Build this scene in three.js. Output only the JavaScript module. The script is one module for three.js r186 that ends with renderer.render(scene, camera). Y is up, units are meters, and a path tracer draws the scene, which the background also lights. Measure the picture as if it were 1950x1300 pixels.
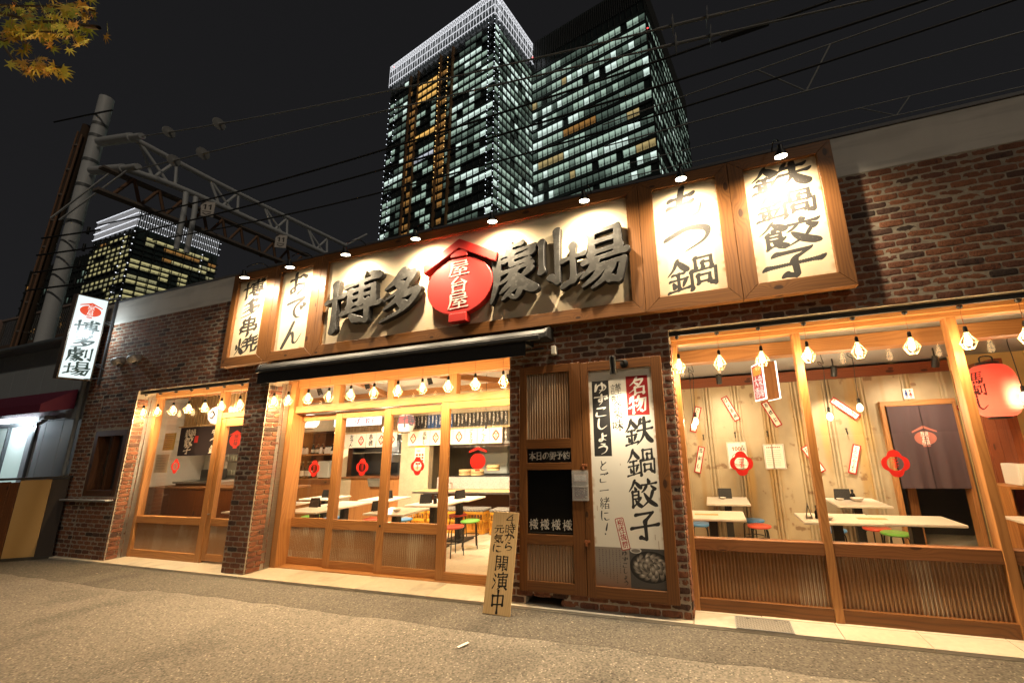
import * as THREE from 'three';
import { RoundedBoxGeometry } from 'three/addons/geometries/RoundedBoxGeometry.js';
import { mergeGeometries, mergeVertices, toCreasedNormals } from 'three/addons/utils/BufferGeometryUtils.js';

// ---------------------------------------------------------------- camera, sky, faint street light, exposure
const scene = new THREE.Scene();
const camera = new THREE.PerspectiveCamera(2 * Math.atan(650 / 755) * 180 / Math.PI, 1950 / 1300, .05, 900);
camera.setViewOffset(1950, 1300, -121.7, -24.1, 1950, 1300);            // a shifted wide lens
camera.position.set(0, 1.65, 4.25);
{
  const r = new THREE.Vector3(.947955, -.032004, -.316791), u = new THREE.Vector3(.098468, .97563, .196087), b = new THREE.Vector3(.302795, -.217076, .928005);
  camera.quaternion.setFromRotationMatrix(new THREE.Matrix4().makeBasis(r, u, b));
}
{                                                                        // night sky over a city: charcoal, a little paler towards the horizon
  const W = 64, H = 32, d = new Float32Array(W * H * 4);
  for (let y = 0; y < H; y++) for (let x = 0; x < W; x++) {
    const up = (y + .5) / H * 2 - 1, g = .0096 + .0065 * Math.exp(-Math.abs(up) * 3.5), o = (y * W + x) * 4;
    d[o] = g * 1.0; d[o + 1] = g * .985; d[o + 2] = g * 1.06; d[o + 3] = 1;
  }
  const t = new THREE.DataTexture(d, W, H, THREE.RGBAFormat, THREE.FloatType);
  t.mapping = THREE.EquirectangularReflectionMapping; t.magFilter = t.minFilter = THREE.LinearFilter; t.needsUpdate = true;
  scene.background = t; scene.environment = t;
}
const street = new THREE.DirectionalLight(new THREE.Color(1, .86, .68), .4);   // the street lighting from behind the photographer
street.position.set(5, 10, 9.5); street.target.position.set(-4, 0, 0); street.castShadow = true;
Object.assign(street.shadow.camera, { left: -20, right: 20, top: 20, bottom: -20, near: .5, far: 60 }); street.shadow.mapSize.set(2048, 2048); street.shadow.radius = 6;
scene.add(street, street.target);
const renderer = new THREE.WebGLRenderer({ antialias: true });
renderer.toneMapping = THREE.LinearToneMapping; renderer.toneMappingExposure = 1;
renderer.shadowMap.enabled = true; renderer.shadowMap.type = THREE.PCFSoftShadowMap;
renderer.setSize(1950, 1300);

// ---------------------------------------------------------------- helpers
const rng = (s) => () => { s = (s + 0x6d2b79f5) | 0; let t = Math.imul(s ^ (s >>> 15), 1 | s); t = (t + Math.imul(t ^ (t >>> 7), 61 | t)) ^ t; return ((t ^ (t >>> 14)) >>> 0) / 4294967296; };
const R = rng(7), rr = (a, b) => a + (b - a) * R();
const V = (x, y, z) => new THREE.Vector3(x, y, z);
const used = new Map();
function numbered(n) { const k = used.get(n) ?? 0; used.set(n, k + 1); return k ? n + '_' + String(k).padStart(3, '0') : n; }
function tag(o, label, category, group) { o.userData = { label, category }; if (group) o.userData.group = group; return o; }
function thing(name, label, category, pos = [0, 0, 0], turn = 0, group) {
  const o = new THREE.Group(); o.name = numbered(name); o.position.set(...pos); o.rotation.y = turn; scene.add(o); return tag(o, label, category, group);
}
function flat(g) { const n = g.index ? g.toNonIndexed() : g.clone(); for (const k of Object.keys(n.attributes)) if (!['position', 'normal', 'uv'].includes(k)) n.deleteAttribute(k); if (!n.attributes.uv) n.setAttribute('uv', new THREE.BufferAttribute(new Float32Array(n.attributes.position.count * 2), 2)); return n; }
function merge(list) { return list.length === 1 ? flat(list[0]) : mergeGeometries(list.map(flat)); }
function obj(name, geos, mat, parent = scene) {
  const m = new THREE.Mesh(Array.isArray(geos) ? merge(geos) : geos, mat); m.name = parent === scene ? numbered(name) : name; m.castShadow = m.receiveShadow = true; parent.add(m); return m;
}
function struct(name, geos, mat) { const m = obj(name, geos, mat); m.userData = { kind: 'structure' }; return m; }
function copy(o, pos, turn, label, group) { const c = o.clone(); c.name = numbered(o.name.replace(/_\d{3}$/, '')); scene.add(c); if (pos) c.position.set(...pos); if (turn !== undefined) c.rotation.y = turn; c.userData = { ...o.userData, label }; if (group) c.userData.group = group; return c; }
// uv in metres, v along the grain
function boxUV(g, grain = 'y', ou = R() * 3, ov = R() * 3) {
  const p = g.attributes.position, n = g.attributes.normal, uv = new Float32Array(p.count * 2), G = { x: 0, y: 1, z: 2 }[grain];
  for (let i = 0; i < p.count; i++) {
    const a = [Math.abs(n.getX(i)), Math.abs(n.getY(i)), Math.abs(n.getZ(i))], d = a.indexOf(Math.max(...a)), c = [p.getX(i), p.getY(i), p.getZ(i)], ax = [0, 1, 2].filter((k) => k !== d);
    const vk = ax.includes(G) ? G : ax[1], uk = ax.find((k) => k !== vk);
    uv[i * 2] = c[uk] + ou; uv[i * 2 + 1] = c[vk] + ov;
  }
  g.setAttribute('uv', new THREE.BufferAttribute(uv, 2)); return g;
}
function bx(x0, x1, y0, y1, z0, z1, grain = 'y', r = .004) {           // a board or block by its limits, edges rounded
  const w = x1 - x0, h = y1 - y0, d = z1 - z0, g = flat(r > 0 ? new RoundedBoxGeometry(w, h, d, 1, Math.min(r, w / 3, h / 3, d / 3)) : new THREE.BoxGeometry(w, h, d));
  g.translate((x0 + x1) / 2, (y0 + y1) / 2, (z0 + z1) / 2); return boxUV(g, grain);
}
function rod(a, b, r, n = 8, r2 = r) {
  const A = V(...a), B = V(...b), L = A.distanceTo(B), g = new THREE.CylinderGeometry(r2, r, L, n, 1); g.translate(0, L / 2, 0);
  g.applyQuaternion(new THREE.Quaternion().setFromUnitVectors(V(0, 1, 0), B.clone().sub(A).normalize())); g.translate(...a); return flat(g);
}
function tube(pts, r, seg = 40, n = 6, tension) { return flat(new THREE.TubeGeometry(new THREE.CatmullRomCurve3(pts.map((p) => V(...p)), false, 'catmullrom', tension), seg, r, n)); }
function lathe(pts, n = 24) { return flat(new THREE.LatheGeometry(pts.map((p) => new THREE.Vector2(...p)), n)); }
function quad(x0, x1, y0, y1, z) { const g = flat(new THREE.PlaneGeometry(x1 - x0, y1 - y0)); g.translate((x0 + x1) / 2, (y0 + y1) / 2, z); return g; }
function extr(pts, depth, bevel = 0, holes = []) {
  const s = new THREE.Shape(pts.map((p) => new THREE.Vector2(...p))); for (const h of holes) s.holes.push(new THREE.Path(h.map((p) => new THREE.Vector2(...p))));
  return flat(new THREE.ExtrudeGeometry(s, { depth, bevelEnabled: bevel > 0, bevelSize: bevel, bevelThickness: bevel, bevelSegments: 1, bevelOffset: -bevel }));
}
const at = (g, x, y, z, ry = 0, rx = 0, rz = 0) => { const c = g.clone(); if (rz) c.rotateZ(rz); if (rx) c.rotateX(rx); if (ry) c.rotateY(ry); return c.translate(x, y, z); };

// ---------------------------------------------------------------- noise and textures
const hash = (x, y, s) => { let h = Math.imul(x, 374761393) + Math.imul(y, 668265263) + Math.imul(s, 1274126177); h = Math.imul(h ^ (h >>> 13), 1274126177); return ((h ^ (h >>> 16)) >>> 0) / 4294967296; };
function vn(x, y, px, py, s) {                                          // value noise that repeats every px, py
  const xi = Math.floor(x), yi = Math.floor(y), fx = x - xi, fy = y - yi, u = fx * fx * (3 - 2 * fx), v = fy * fy * (3 - 2 * fy), m = (a, n) => ((a % n) + n) % n;
  const a = hash(m(xi, px), m(yi, py), s), b = hash(m(xi + 1, px), m(yi, py), s), c = hash(m(xi, px), m(yi + 1, py), s), d = hash(m(xi + 1, px), m(yi + 1, py), s);
  return a + (b - a) * u + (c - a) * v + (a - b - c + d) * u * v;
}
function fbm(u, v, px, py, s, oct = 4) { let t = 0, k = .5, n = 0; for (let i = 0; i < oct; i++) { t += k * vn(u * px, v * py, px, py, s + i); n += k; k *= .5; px *= 2; py *= 2; } return t / n; }
const mixc = (a, b, t) => [a[0] + (b[0] - a[0]) * t, a[1] + (b[1] - a[1]) * t, a[2] + (b[2] - a[2]) * t], sst = (a, b, x) => { const t = Math.max(0, Math.min(1, (x - a) / (b - a))); return t * t * (3 - 2 * t); };
const enc = (c) => 255 * (c <= .0031308 ? 12.92 * c : 1.055 * Math.pow(Math.max(c, 0), 1 / 2.4) - .055);
function tex(W, H, fn, mx = 1, my = 1, color = true) {                  // fn(u, v) -> linear colour or a number; one repeat covers mx x my metres
  const d = new Uint8Array(W * H * 4);
  for (let y = 0; y < H; y++) for (let x = 0; x < W; x++) {
    const c = fn((x + .5) / W, (y + .5) / H), o = (y * W + x) * 4;
    if (color) for (let k = 0; k < 3; k++) d[o + k] = Math.max(0, Math.min(255, enc(c[k]))); else d[o] = d[o + 1] = d[o + 2] = Math.max(0, Math.min(255, c * 255));
    d[o + 3] = 255;
  }
  const t = new THREE.DataTexture(d, W, H); t.wrapS = t.wrapT = THREE.RepeatWrapping; t.magFilter = t.minFilter = THREE.LinearFilter; t.repeat.set(1 / mx, 1 / my); if (color) t.colorSpace = THREE.SRGBColorSpace; t.needsUpdate = true; return t;
}
function art(w, h, draw) { const c = document.createElement('canvas'); c.width = w; c.height = h; const g = c.getContext('2d'); draw(g, w, h); const t = new THREE.CanvasTexture(c); t.colorSpace = THREE.SRGBColorSpace; return t; }
const mat = (color, roughness = .8, o = {}) => new THREE.MeshStandardMaterial({ color: Array.isArray(color) ? new THREE.Color().setRGB(...color) : color, roughness, ...o });
const glow = (rgb, k, base = [.8, .8, .8]) => mat(base, .6, { emissive: new THREE.Color().setRGB(...rgb), emissiveIntensity: k });
const printed = (t, rough = .7, o = {}) => mat([1, 1, 1], rough, { map: t, ...o });

function woodTex(a, b, seed, knots = 0) {
  const K = []; const q = rng(seed); for (let i = 0; i < knots; i++) K.push([q(), q(), .012 + .014 * q()]);
  return tex(512, 1024, (u, v) => {
    let warp = .9 * fbm(u, v, 3, 2, seed, 3), dark = 0;
    for (const [ku, kv, kr] of K) { let du = Math.abs(u - ku), dv = Math.abs(v - kv); du = Math.min(du, 1 - du) * .5; dv = Math.min(dv, 1 - dv) * 2 * .45; const e = Math.hypot(du, dv) / kr; warp += .55 * Math.exp(-e * e / 5); dark += sst(1.15, .7, e); }
    const ring = .5 + .5 * Math.sin((u * 15 + warp * 6) * 6.283), fine = vn(u * 220, v * 10, 220, 10, seed + 5), soft = fbm(u, v, 5, 2, seed + 9, 3);
    let c = mixc(a, b, Math.min(1, .15 + .38 * ring * ring + .3 * (fine - .35) + .45 * (soft - .3)));
    return mixc(c, [b[0] * .3, b[1] * .25, b[2] * .2], Math.min(.85, dark));
  }, .5, 2);
}
const WT = {
  amber: woodTex([.49, .228, .074], [.27, .108, .03], 11), sign: woodTex([.25, .1, .024], [.1, .037, .009], 23, 3), sill: woodTex([.27, .108, .036], [.135, .048, .016], 37, 9), pale: woodTex([.72, .5, .25], [.58, .36, .15], 41, 1),
};
const wood = { amber: mat([1, 1, 1], .52, { map: WT.amber }), sign: mat([1, 1, 1], .5, { map: WT.sign }), sill: mat([1, 1, 1], .5, { map: WT.sill }), pale: mat([1, 1, 1], .6, { map: WT.pale }),
  brown: mat([.92, .86, .8], .5, { map: WT.sign }), deep: mat([.5, .42, .38], .6, { map: WT.sign }), ply: mat([1.02, .95, .82], .5, { map: WT.amber }), red: mat([.95, .62, .5], .55, { map: WT.sill }), grey: mat([.42, .5, .55], .8, { map: WT.sign }) };
const rustTex = tex(1024, 512, (u, v) => {
  const s = fbm(u, v, 9, 1, 3, 3), t = fbm(u, v, 60, 3, 8, 3), w = fbm(u, v, 5, 4, 14, 4), k = sst(.48, .62, s * .75 + t * .22 + w * .12 + .05 * (1 - v));
  return mixc(mixc([.7, .6, .45], [.42, .35, .26], t), mixc([.42, .22, .09], [.22, .105, .045], w), k);
}, 2.2, .55);
const tinWallTex = tex(1024, 1024, (u, v) => {
  const b = fbm(u, v, 5, 3, 21, 5), s = fbm(u, v, 22, 1, 27, 3), k = fbm(u, v, 26, 20, 31, 4), run = sst(.54, .8, s * .65 + b * .4), spot = sst(.7, .82, k) * .8;
  let c = mixc([.5, .4, .255], [.27, .205, .12], sst(.25, .75, b)); c = mixc(c, [.4, .23, .06], run * .75); return mixc(c, [.17, .075, .028], spot * .85);
}, 3.1, 2.6);
const brickMap = tex(256, 256, (u, v) => { const a = fbm(u, v, 6, 6, 51, 4), b = fbm(u, v, 40, 40, 57, 2), k = .62 + .55 * a + .3 * (b - .5), d = sst(.62, .8, fbm(u, v, 9, 14, 63, 3)); return [k * (1 - .55 * d), k * (1 - .55 * d), k * (1 - .5 * d)].map((x) => x * .82); }, .35, .22);
const brickBump = tex(256, 256, (u, v) => .5 * fbm(u, v, 14, 14, 71, 4) + .5 * (1 - sst(.55, .75, fbm(u, v, 22, 30, 77, 3))), .3, .2, false);
const mortarMap = tex(256, 256, (u, v) => { const a = fbm(u, v, 20, 20, 81, 4); return [.37 * (.72 + .55 * a), .31 * (.72 + .55 * a), .24 * (.72 + .55 * a)]; }, .5, .5);
const plasterMap = tex(512, 512, (u, v) => { const a = fbm(u, v, 4, 4, 91, 5), s = fbm(u, v, 40, 2, 93, 3), k = .56 + .16 * a - .1 * sst(.5, .8, s); return [k, k * .955, k * .88]; }, 3, 1.2);
const concreteMap = tex(512, 512, (u, v) => { const a = fbm(u, v, 5, 5, 191, 5), s = fbm(u, v, 60, 60, 193, 2), k = .4 + .16 * (a - .5) + .06 * (s - .5); return [k, k * .93, k * .8]; }, 1.8, 1.8);
const roadCracks = (() => { const q = rng(404), L = []; for (let i = 0; i < 7; i++) { let x = q() * 6, y = q() * 6, a = q() * 6.28; for (let k = 0; k < 60; k++) { L.push([x, y, .002 + .003 * q()]); a += (q() - .5) * .9; x += Math.cos(a) * .03; y += Math.sin(a) * .03; } } const grid = new Map(); for (const p of L) { const k = Math.floor(p[0] / .1) + ',' + Math.floor(p[1] / .1); if (!grid.has(k)) grid.set(k, []); grid.get(k).push(p); } return grid; })();
const crack = (x, y) => { let m = 0; const cx = Math.floor(x / .1), cy = Math.floor(y / .1); for (let i = -1; i < 2; i++) for (let j = -1; j < 2; j++) for (const p of roadCracks.get((cx + i) + ',' + (cy + j)) ?? []) { const d = Math.hypot(x - p[0], y - p[1]); if (d < .016) m = Math.max(m, 1 - d / .016); } return m; };
const roadMap = tex(2048, 2048, (u, v) => {
  const a = fbm(u, v, 7, 7, 101, 4), big = fbm(u, v, 3, 2, 121, 3), g = vn(u * 480, v * 480, 480, 480, 105), st = hash(Math.floor(u * 560), Math.floor(v * 560), 5), oil = sst(.62, .78, fbm(u, v, 9, 6, 131, 3)), c = crack(u * 6, v * 6);
  const k = (.155 + .055 * (a - .5) + .045 * (big - .5) + .13 * (g - .46) + (st > .972 ? .2 : 0) - (st < .07 ? .07 : 0)) * (1 - .22 * oil) * (1 - .6 * sst(.25, .7, c));
  return [Math.max(.026, k * 1.1), Math.max(.025, k * .98), Math.max(.022, k * .82)];
}, 6, 6);
const roadBump = tex(2048, 2048, (u, v) => .6 * vn(u * 480, v * 480, 480, 480, 105) + .25 * hash(Math.floor(u * 900), Math.floor(v * 900), 9) + .15 - .5 * crack(u * 6, v * 6), 6, 6, false);
const tileMap = tex(512, 512, (u, v) => { const a = fbm(u, v, 5, 5, 111, 4), b = fbm(u, v, 60, 60, 115, 2), st = sst(.6, .78, fbm(u, v, 7, 7, 119, 4)), k = .56 + .12 * (a - .5) + .07 * (b - .5) - .1 * st; return [k, k * .92, k * .78]; }, 1.6, 1.6);
const steelMap = tex(256, 256, (u, v) => { const k = .42 + .1 * (vn(u * 4, v * 120, 4, 120, 131) - .5) + .08 * (fbm(u, v, 5, 5, 135, 3) - .5); return [k, k, k * .98]; }, .8, .8);

const black = mat([.014, .013, .013], .45), blackMetal = mat([.02, .02, .02], .35, { metalness: .6 }), white = mat([.74, .72, .68], .6), steel = mat([1, 1, 1], .28, { map: steelMap, metalness: .9 }), galv = mat([.33, .34, .35], .5, { metalness: .35 });
const clear = new THREE.MeshPhysicalMaterial({ color: new THREE.Color(1, 1, 1), transmission: 1, thickness: 0, roughness: .0, ior: 1.45, metalness: 0 });
const mortar = mat([1, 1, 1], .95, { map: mortarMap }), concrete = mat([1, 1, 1], .9, { map: plasterMap }), brass = mat([.5, .36, .16], .4, { metalness: .7 });
// ---- brush lettering: every character is a list of strokes on a 100 x 100 square (y down); t = tapering sweep, f = swelling sweep, d = dab; @ places a component in a box
const PART = {
  gold: 't50,2 32,26 2,46;f50,4 70,22 98,38;24,45 76,43;12,62 88,60;50,45 50,90;d24,68 32,82;t80,66 68,84;3,95 97,88',
  food: 't48,0 30,20 2,38;f50,4 72,18 99,32;d46,24 54,34;28,40 28,92;28,41 74,40 72,66;30,53 70,52;30,66 70,65;28,94 58,82;t86,64 66,80;f46,68 70,86 96,96',
  tree: '5,30 95,26;52,2 52,98;t50,32 34,58 4,76;f56,40 74,52 94,64', hand: '8,26 92,22;58,2 58,92 36,82;5,68 95,48', heart: 'd16,30 10,56;d80,24 94,44;50,2 50,98',
  water: 'd24,6 66,22;d8,34 50,50;t8,94 34,80 78,54', speak: 'd38,2 62,11;4,19 96,18;22,33 78,32;22,46 78,45;22,61 24,96;22,62 80,60 76,95;24,92 76,91',
  silk: 't48,2 18,26 54,32;t82,16 16,56 74,52;d64,42 84,58;50,56 50,98;t24,66 6,86;d76,66 94,82', step: 't68,2 42,20 10,34;t74,28 44,48 6,64;46,46 46,98',
  fire: 'd12,34 22,56;t90,24 74,44;t50,4 48,52 4,96;f52,54 68,74 96,92', sun: '14,6 14,95;14,8 86,7 86,95;14,50 84,49;14,91 84,90', knife: '22,14 22,66;82,2 82,92 56,80',
  jar: '4,8 96,6;10,26 10,97;10,28 90,27 90,97;t38,8 36,42 20,58;64,8 64,52 86,54;10,68 90,67;10,92 90,91', earth: '5,34 95,30;48,6 48,80;t4,88 92,70',
  gate: '8,4 8,98;8,6 40,5 40,43;8,24 40,24;8,43 40,42;60,4 60,43;60,6 92,5 92,94 78,86;60,24 92,24;60,43 92,42', pot: '22,6 22,40;22,7 84,7 84,42;50,22 50,40;50,23 82,23;4,44 4,98;4,46 98,44 96,95 80,88;28,60 30,84;28,61 74,60 72,82;30,81 72,80',
  wild: '38,2 38,16;38,8 66,6;t10,20 12,62 0,98;10,20 94,16 86,26;28,30 76,27;44,20 44,40 80,38;22,50 86,46;t56,48 40,60 18,68;t44,56 66,74 56,96 40,92;t50,66 20,84;t56,76 24,96;t86,54 64,66;f62,64 76,80 98,92',
};
const GLYPH = {
  博: '4,40 34,35;18,8 18,96;38,20 97,17;66,4 66,58;46,32 46,60;46,32 88,31 88,60;46,45 88,44;46,58 88,57;d80,5 91,12;34,70 99,67;78,58 78,94 64,88;d48,76 58,86',
  多: 't54,2 36,20 14,32;t40,16 76,13 56,38 16,54;d38,24 50,32;t60,38 40,60 12,74;t46,56 88,52 62,82 4,99;d44,64 58,74', 劇: '@wild 0 2 66 98;@knife 64 4 100 98',
  場: '@earth 0 12 38 92;48,6 48,42;48,7 88,6 88,42;48,24 88,23;48,41 88,40;36,53 99,50;t54,54 46,66 30,78;48,66 95,63 87,95 74,90;t64,66 52,80 32,92;t79,66 66,86 46,98',
  屋: '14,8 84,7 84,26;14,26 84,25;t14,8 14,50 2,97;26,41 92,38;t52,41 34,58 78,54;d68,47 86,62;28,72 86,70;56,60 56,92;14,95 98,92', 台: 't46,4 20,42 74,36;d62,20 86,46;22,56 24,97;22,57 80,55 76,96;24,92 78,90',
  串: '26,14 28,39;26,15 76,14 74,38;28,37 74,36;16,52 18,76;16,53 86,51 84,74;18,74 84,73;50,2 50,99', 焼: '@fire 0 4 40 98;44,17 96,14;68,2 68,30;42,34 99,31;56,23 54,46;82,22 82,46;36,54 99,50;t60,55 54,78 32,97;78,53 78,90 97,88 98,76',
  鍋: '@gold 0 2 46 98;@pot 48 4 100 98', 鉄: '@gold 0 2 46 98;t58,8 54,22 46,34;54,24 92,21;46,48 99,45;t71,4 71,50 60,78 40,97;f72,50 82,76 99,95', 餃: '@food 0 2 48 98;d70,2 74,14;48,22 99,19;t64,26 56,38 46,46;d80,26 94,40;t86,44 74,72 42,98;f54,48 72,76 99,97',
  子: '20,10 80,7 52,34;52,34 54,93 34,85;3,53 97,48', 名: 't48,2 34,24 8,44;t36,20 80,17 56,52 4,86;d36,30 52,42;38,58 38,97;38,60 88,58 86,96;38,92 86,90', 物: 't14,10 10,30 2,42;10,30 42,26;26,4 26,98;t2,68 46,52;t58,6 52,26 42,40;52,24 96,21 90,88 76,95 68,86;t68,26 58,52 40,68;t80,26 66,66 44,88',
  謹: '@speak 0 2 40 98;44,14 98,12;58,3 58,24;82,3 82,24;52,30 52,46;52,31 90,30 90,46;54,45 90,44;46,58 96,56;71,22 71,92;48,74 92,72;42,94 99,92', 製: 't14,4 6,16;10,12 44,11;4,24 50,23;12,33 12,50;12,34 42,33 42,48;28,2 28,53;64,8 64,40;86,2 86,50 74,46;d48,54 52,60;4,65 96,62;t46,65 28,80 4,90;34,76 34,97 54,88;t82,68 62,80;f52,66 70,84 98,96',
  薬: '6,14 94,12;32,3 32,24;68,3 68,24;t52,22 46,30;38,31 38,56;38,32 64,31 64,56;38,44 64,43;38,56 64,55;d16,32 28,42;t8,58 30,46;t86,30 72,40;d72,46 90,58;6,69 96,66;50,58 50,99;t46,69 28,86 4,94;f54,69 72,84 98,94', 味: '6,26 8,74;6,27 34,26 32,72;8,69 32,68;46,26 92,23;38,47 99,44;69,4 69,98;t68,48 54,72 34,88;f70,48 82,68 99,84',
  一: '6,54 94,48', 緒: '@silk 0 4 40 98;48,18 88,15;68,4 68,36;42,38 99,34;t95,8 70,44 40,68;54,62 54,97;54,62 91,60 91,96;54,79 90,78;54,94 90,93', 相: '@tree 0 2 50 98;58,10 58,95;58,11 93,10 93,95;58,38 92,37;58,65 92,64;58,92 92,91', 性: '@heart 0 2 36 98;t54,8 50,26 38,40;50,28 95,25;70,4 70,92;48,59 92,56;38,95 99,92', 抜: '@hand 0 2 42 98;44,24 98,21;t62,4 56,52 36,94;t60,50 92,48 74,78 44,98;f60,60 76,82 99,97',
  群: '10,10 50,9 49,42;4,26 58,24;10,42 48,41;t32,10 24,42 2,68;20,61 20,93;20,62 48,61 47,92;20,89 47,88;d64,6 70,16;t92,4 84,16;60,24 99,22;62,42 97,40;56,63 99,60;79,24 79,99', 本: '5,29 95,26;50,3 50,98;t48,30 30,62 3,82;f52,30 72,60 98,80;30,77 70,75', 日: '22,8 22,95;22,10 78,9 78,95;22,50 76,49;22,90 76,89',
  御: '@step 0 2 30 98;t42,6 34,20;38,18 60,16;30,36 64,34;48,18 48,80;48,55 62,54;36,54 36,84;t28,92 64,76;72,12 72,99;72,14 95,12 94,62 84,56', 予: '18,8 82,6 54,30;d34,22 58,36;5,45 93,41 78,58;52,44 52,94 32,86', 約: '@silk 0 2 46 98;t64,4 56,26 46,42;58,24 96,21 90,88 78,95 68,86;d62,46 78,62', 様: '@tree 0 2 38 98;d52,2 58,12;t85,1 76,12;42,18 97,15;46,32 92,30;38,46 99,43;68,18 68,93 56,88;t42,61 60,60 40,86;t93,54 76,68;f70,58 82,78 99,93',
  時: '@sun 2 14 36 88;48,16 92,14;70,2 70,34;40,35 99,33;40,57 99,54;82,40 82,95 68,88;d52,66 64,80', 元: '22,14 78,12;5,41 95,37;t36,42 32,72 4,96;62,40 62,88 93,90 96,74', 気: 't30,3 20,22 4,36;22,17 88,14;24,31 78,28;12,45 76,42 78,80 95,96 98,78;t60,54 38,80 10,96;d20,58 62,88', 開: '@gate 0 0 100 100;26,59 74,57;20,75 78,73;t40,58 40,78 26,95;62,57 62,96', 演: '@water 0 4 30 98;d66,0 66,10;36,13 36,28;36,15 98,12 94,26;46,29 88,27;68,27 68,80;44,43 44,78;44,44 92,42 92,78;44,61 90,59;44,78 90,77;t56,82 34,98;d78,82 97,96',
  中: '12,24 14,66;12,25 88,23 86,65;14,63 86,61;50,2 50,99', 馬: '20,6 20,62;20,8 84,6;52,8 52,60;20,25 80,24;20,43 80,42;20,61 90,59 84,93 66,97;d12,74 4,94;d30,74 34,90;d48,73 54,88;d66,71 72,84', 刺: '6,18 58,15;12,33 12,54;12,34 50,32 50,53;12,53 50,52;31,2 31,98;t30,54 18,72 0,86;f32,54 44,66 60,80;@knife 62 2 100 98', 大: '5,35 95,31;t50,4 47,52 4,97;f50,36 66,70 97,95',
  衆: 't48,0 42,12;20,14 20,42;20,15 80,14 80,42;40,14 40,40;60,14 60,40;4,44 96,42;50,46 50,99;t38,56 22,70 2,78;t40,66 20,92;t88,52 66,68;f52,60 72,84 98,94', 酒: '@water 0 4 32 98;@jar 34 2 100 98', 
  お: '12,28 64,23;38,6 38,80 20,86 16,70 52,52 82,58 84,80 56,93;d70,16 92,32', で: 't8,22 90,15 54,40 46,66 62,90 82,92;d74,46 84,56;d88,36 98,47', ん: 't52,3 30,50 6,95 34,54 50,46 56,62 60,86 76,88 98,58', も: 't46,3 38,64 50,93 76,90 84,62;18,33 68,27;14,56 66,50', つ: 't4,42 52,23 90,36 84,66 42,90', ゆ: 't18,16 14,74 34,28 70,20 90,48 70,72 40,66;t60,4 66,56 40,98', ず: '5,24 95,19;t56,3 59,50 42,64 36,46 56,42 59,68 36,98;d76,34 85,45;d89,28 98,39', こ: 't20,18 78,15 64,30;t16,58 20,86 86,84', し: 't30,5 26,70 48,94 88,66', ょ: 't50,28 50,82 32,90 28,76 48,72 76,86;52,49 76,46', う: 'd36,6 64,13;t22,38 60,27 80,46 68,78 36,98',
  と: 'd32,8 40,40;t82,24 34,54 26,78 44,92 90,87', ご: 't18,20 68,17 56,30;t14,60 18,88 80,85;d76,8 84,18;d89,2 97,13', に: 't14,10 10,60 16,90;t42,28 86,26;t42,70 56,86 94,81', の: 't54,18 40,72 20,82 10,54 40,18 78,20 90,56 60,92', か: 't6,35 62,27 58,78 38,91;t40,5 30,52 8,92;d74,24 94,58', ら: 'd34,6 60,15;t26,28 22,66 50,48 80,62 68,88 30,97', ま: '20,21 82,18;22,42 80,40;t52,3 52,80 34,92 22,78 50,68 88,88', さ: '10,33 88,25;t38,5 74,60;t34,60 26,86 80,89', ば: 't12,8 7,60 14,93;40,30 88,28;t66,6 66,80 48,91 36,78 62,68 94,85;d80,3 87,13;d91,0 99,9',
  '4': 't64,2 8,62 94,58;62,28 60,99', '!': 'f70,2 52,68;d40,88 44,95', ー: '50,4 50,96',
};
function strokesOf(ch) {                               // -> [{kind, pts}], components unfolded
  const out = [];
  for (const s of (GLYPH[ch] ?? '').split(';')) {
    if (s[0] === '@') {
      const [name, x0, y0, x1, y1] = s.slice(1).split(' ');
      for (const q of PART[name].split(';')) { const st = parseStroke(q); st.pts = st.pts.map(([x, y]) => [+x0 + x / 100 * (x1 - x0), +y0 + y / 100 * (y1 - y0)]); st.thin = Math.min(1, .62 + (x1 - x0) / 180); out.push(st); }
    } else if (s) out.push(parseStroke(s));
  }
  return out;
}
function parseStroke(s) { const kind = /[tfd]/.test(s[0]) ? s[0] : 'n'; return { kind, thin: 1, pts: (kind === 'n' ? s : s.slice(1)).split(' ').map((p) => p.split(',').map(Number)) }; }
function along(pts, n) {                               // points along a stroke: corners stay corners, sweeps bend
  const out = [];
  for (let i = 0; i < pts.length - 1; i++) for (let k = 0; k < n; k++) out.push([pts[i][0] + (pts[i + 1][0] - pts[i][0]) * k / n, pts[i][1] + (pts[i + 1][1] - pts[i][1]) * k / n]);
  out.push(pts.at(-1)); return out;
}
function curved(pts, n) {
  const out = [], P = (i) => pts[Math.max(0, Math.min(pts.length - 1, i))];
  for (let i = 0; i < pts.length - 1; i++) for (let k = 0; k < n; k++) {
    const t = k / n, a = P(i - 1), b = P(i), c = P(i + 1), d = P(i + 2), f = (j) => .5 * (2 * b[j] + (c[j] - a[j]) * t + (2 * a[j] - 5 * b[j] + 4 * c[j] - d[j]) * t * t + (3 * b[j] - a[j] - 3 * c[j] + d[j]) * t ** 3);
    out.push([f(0), f(1)]);
  }
  out.push(pts.at(-1)); return out;
}
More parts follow.
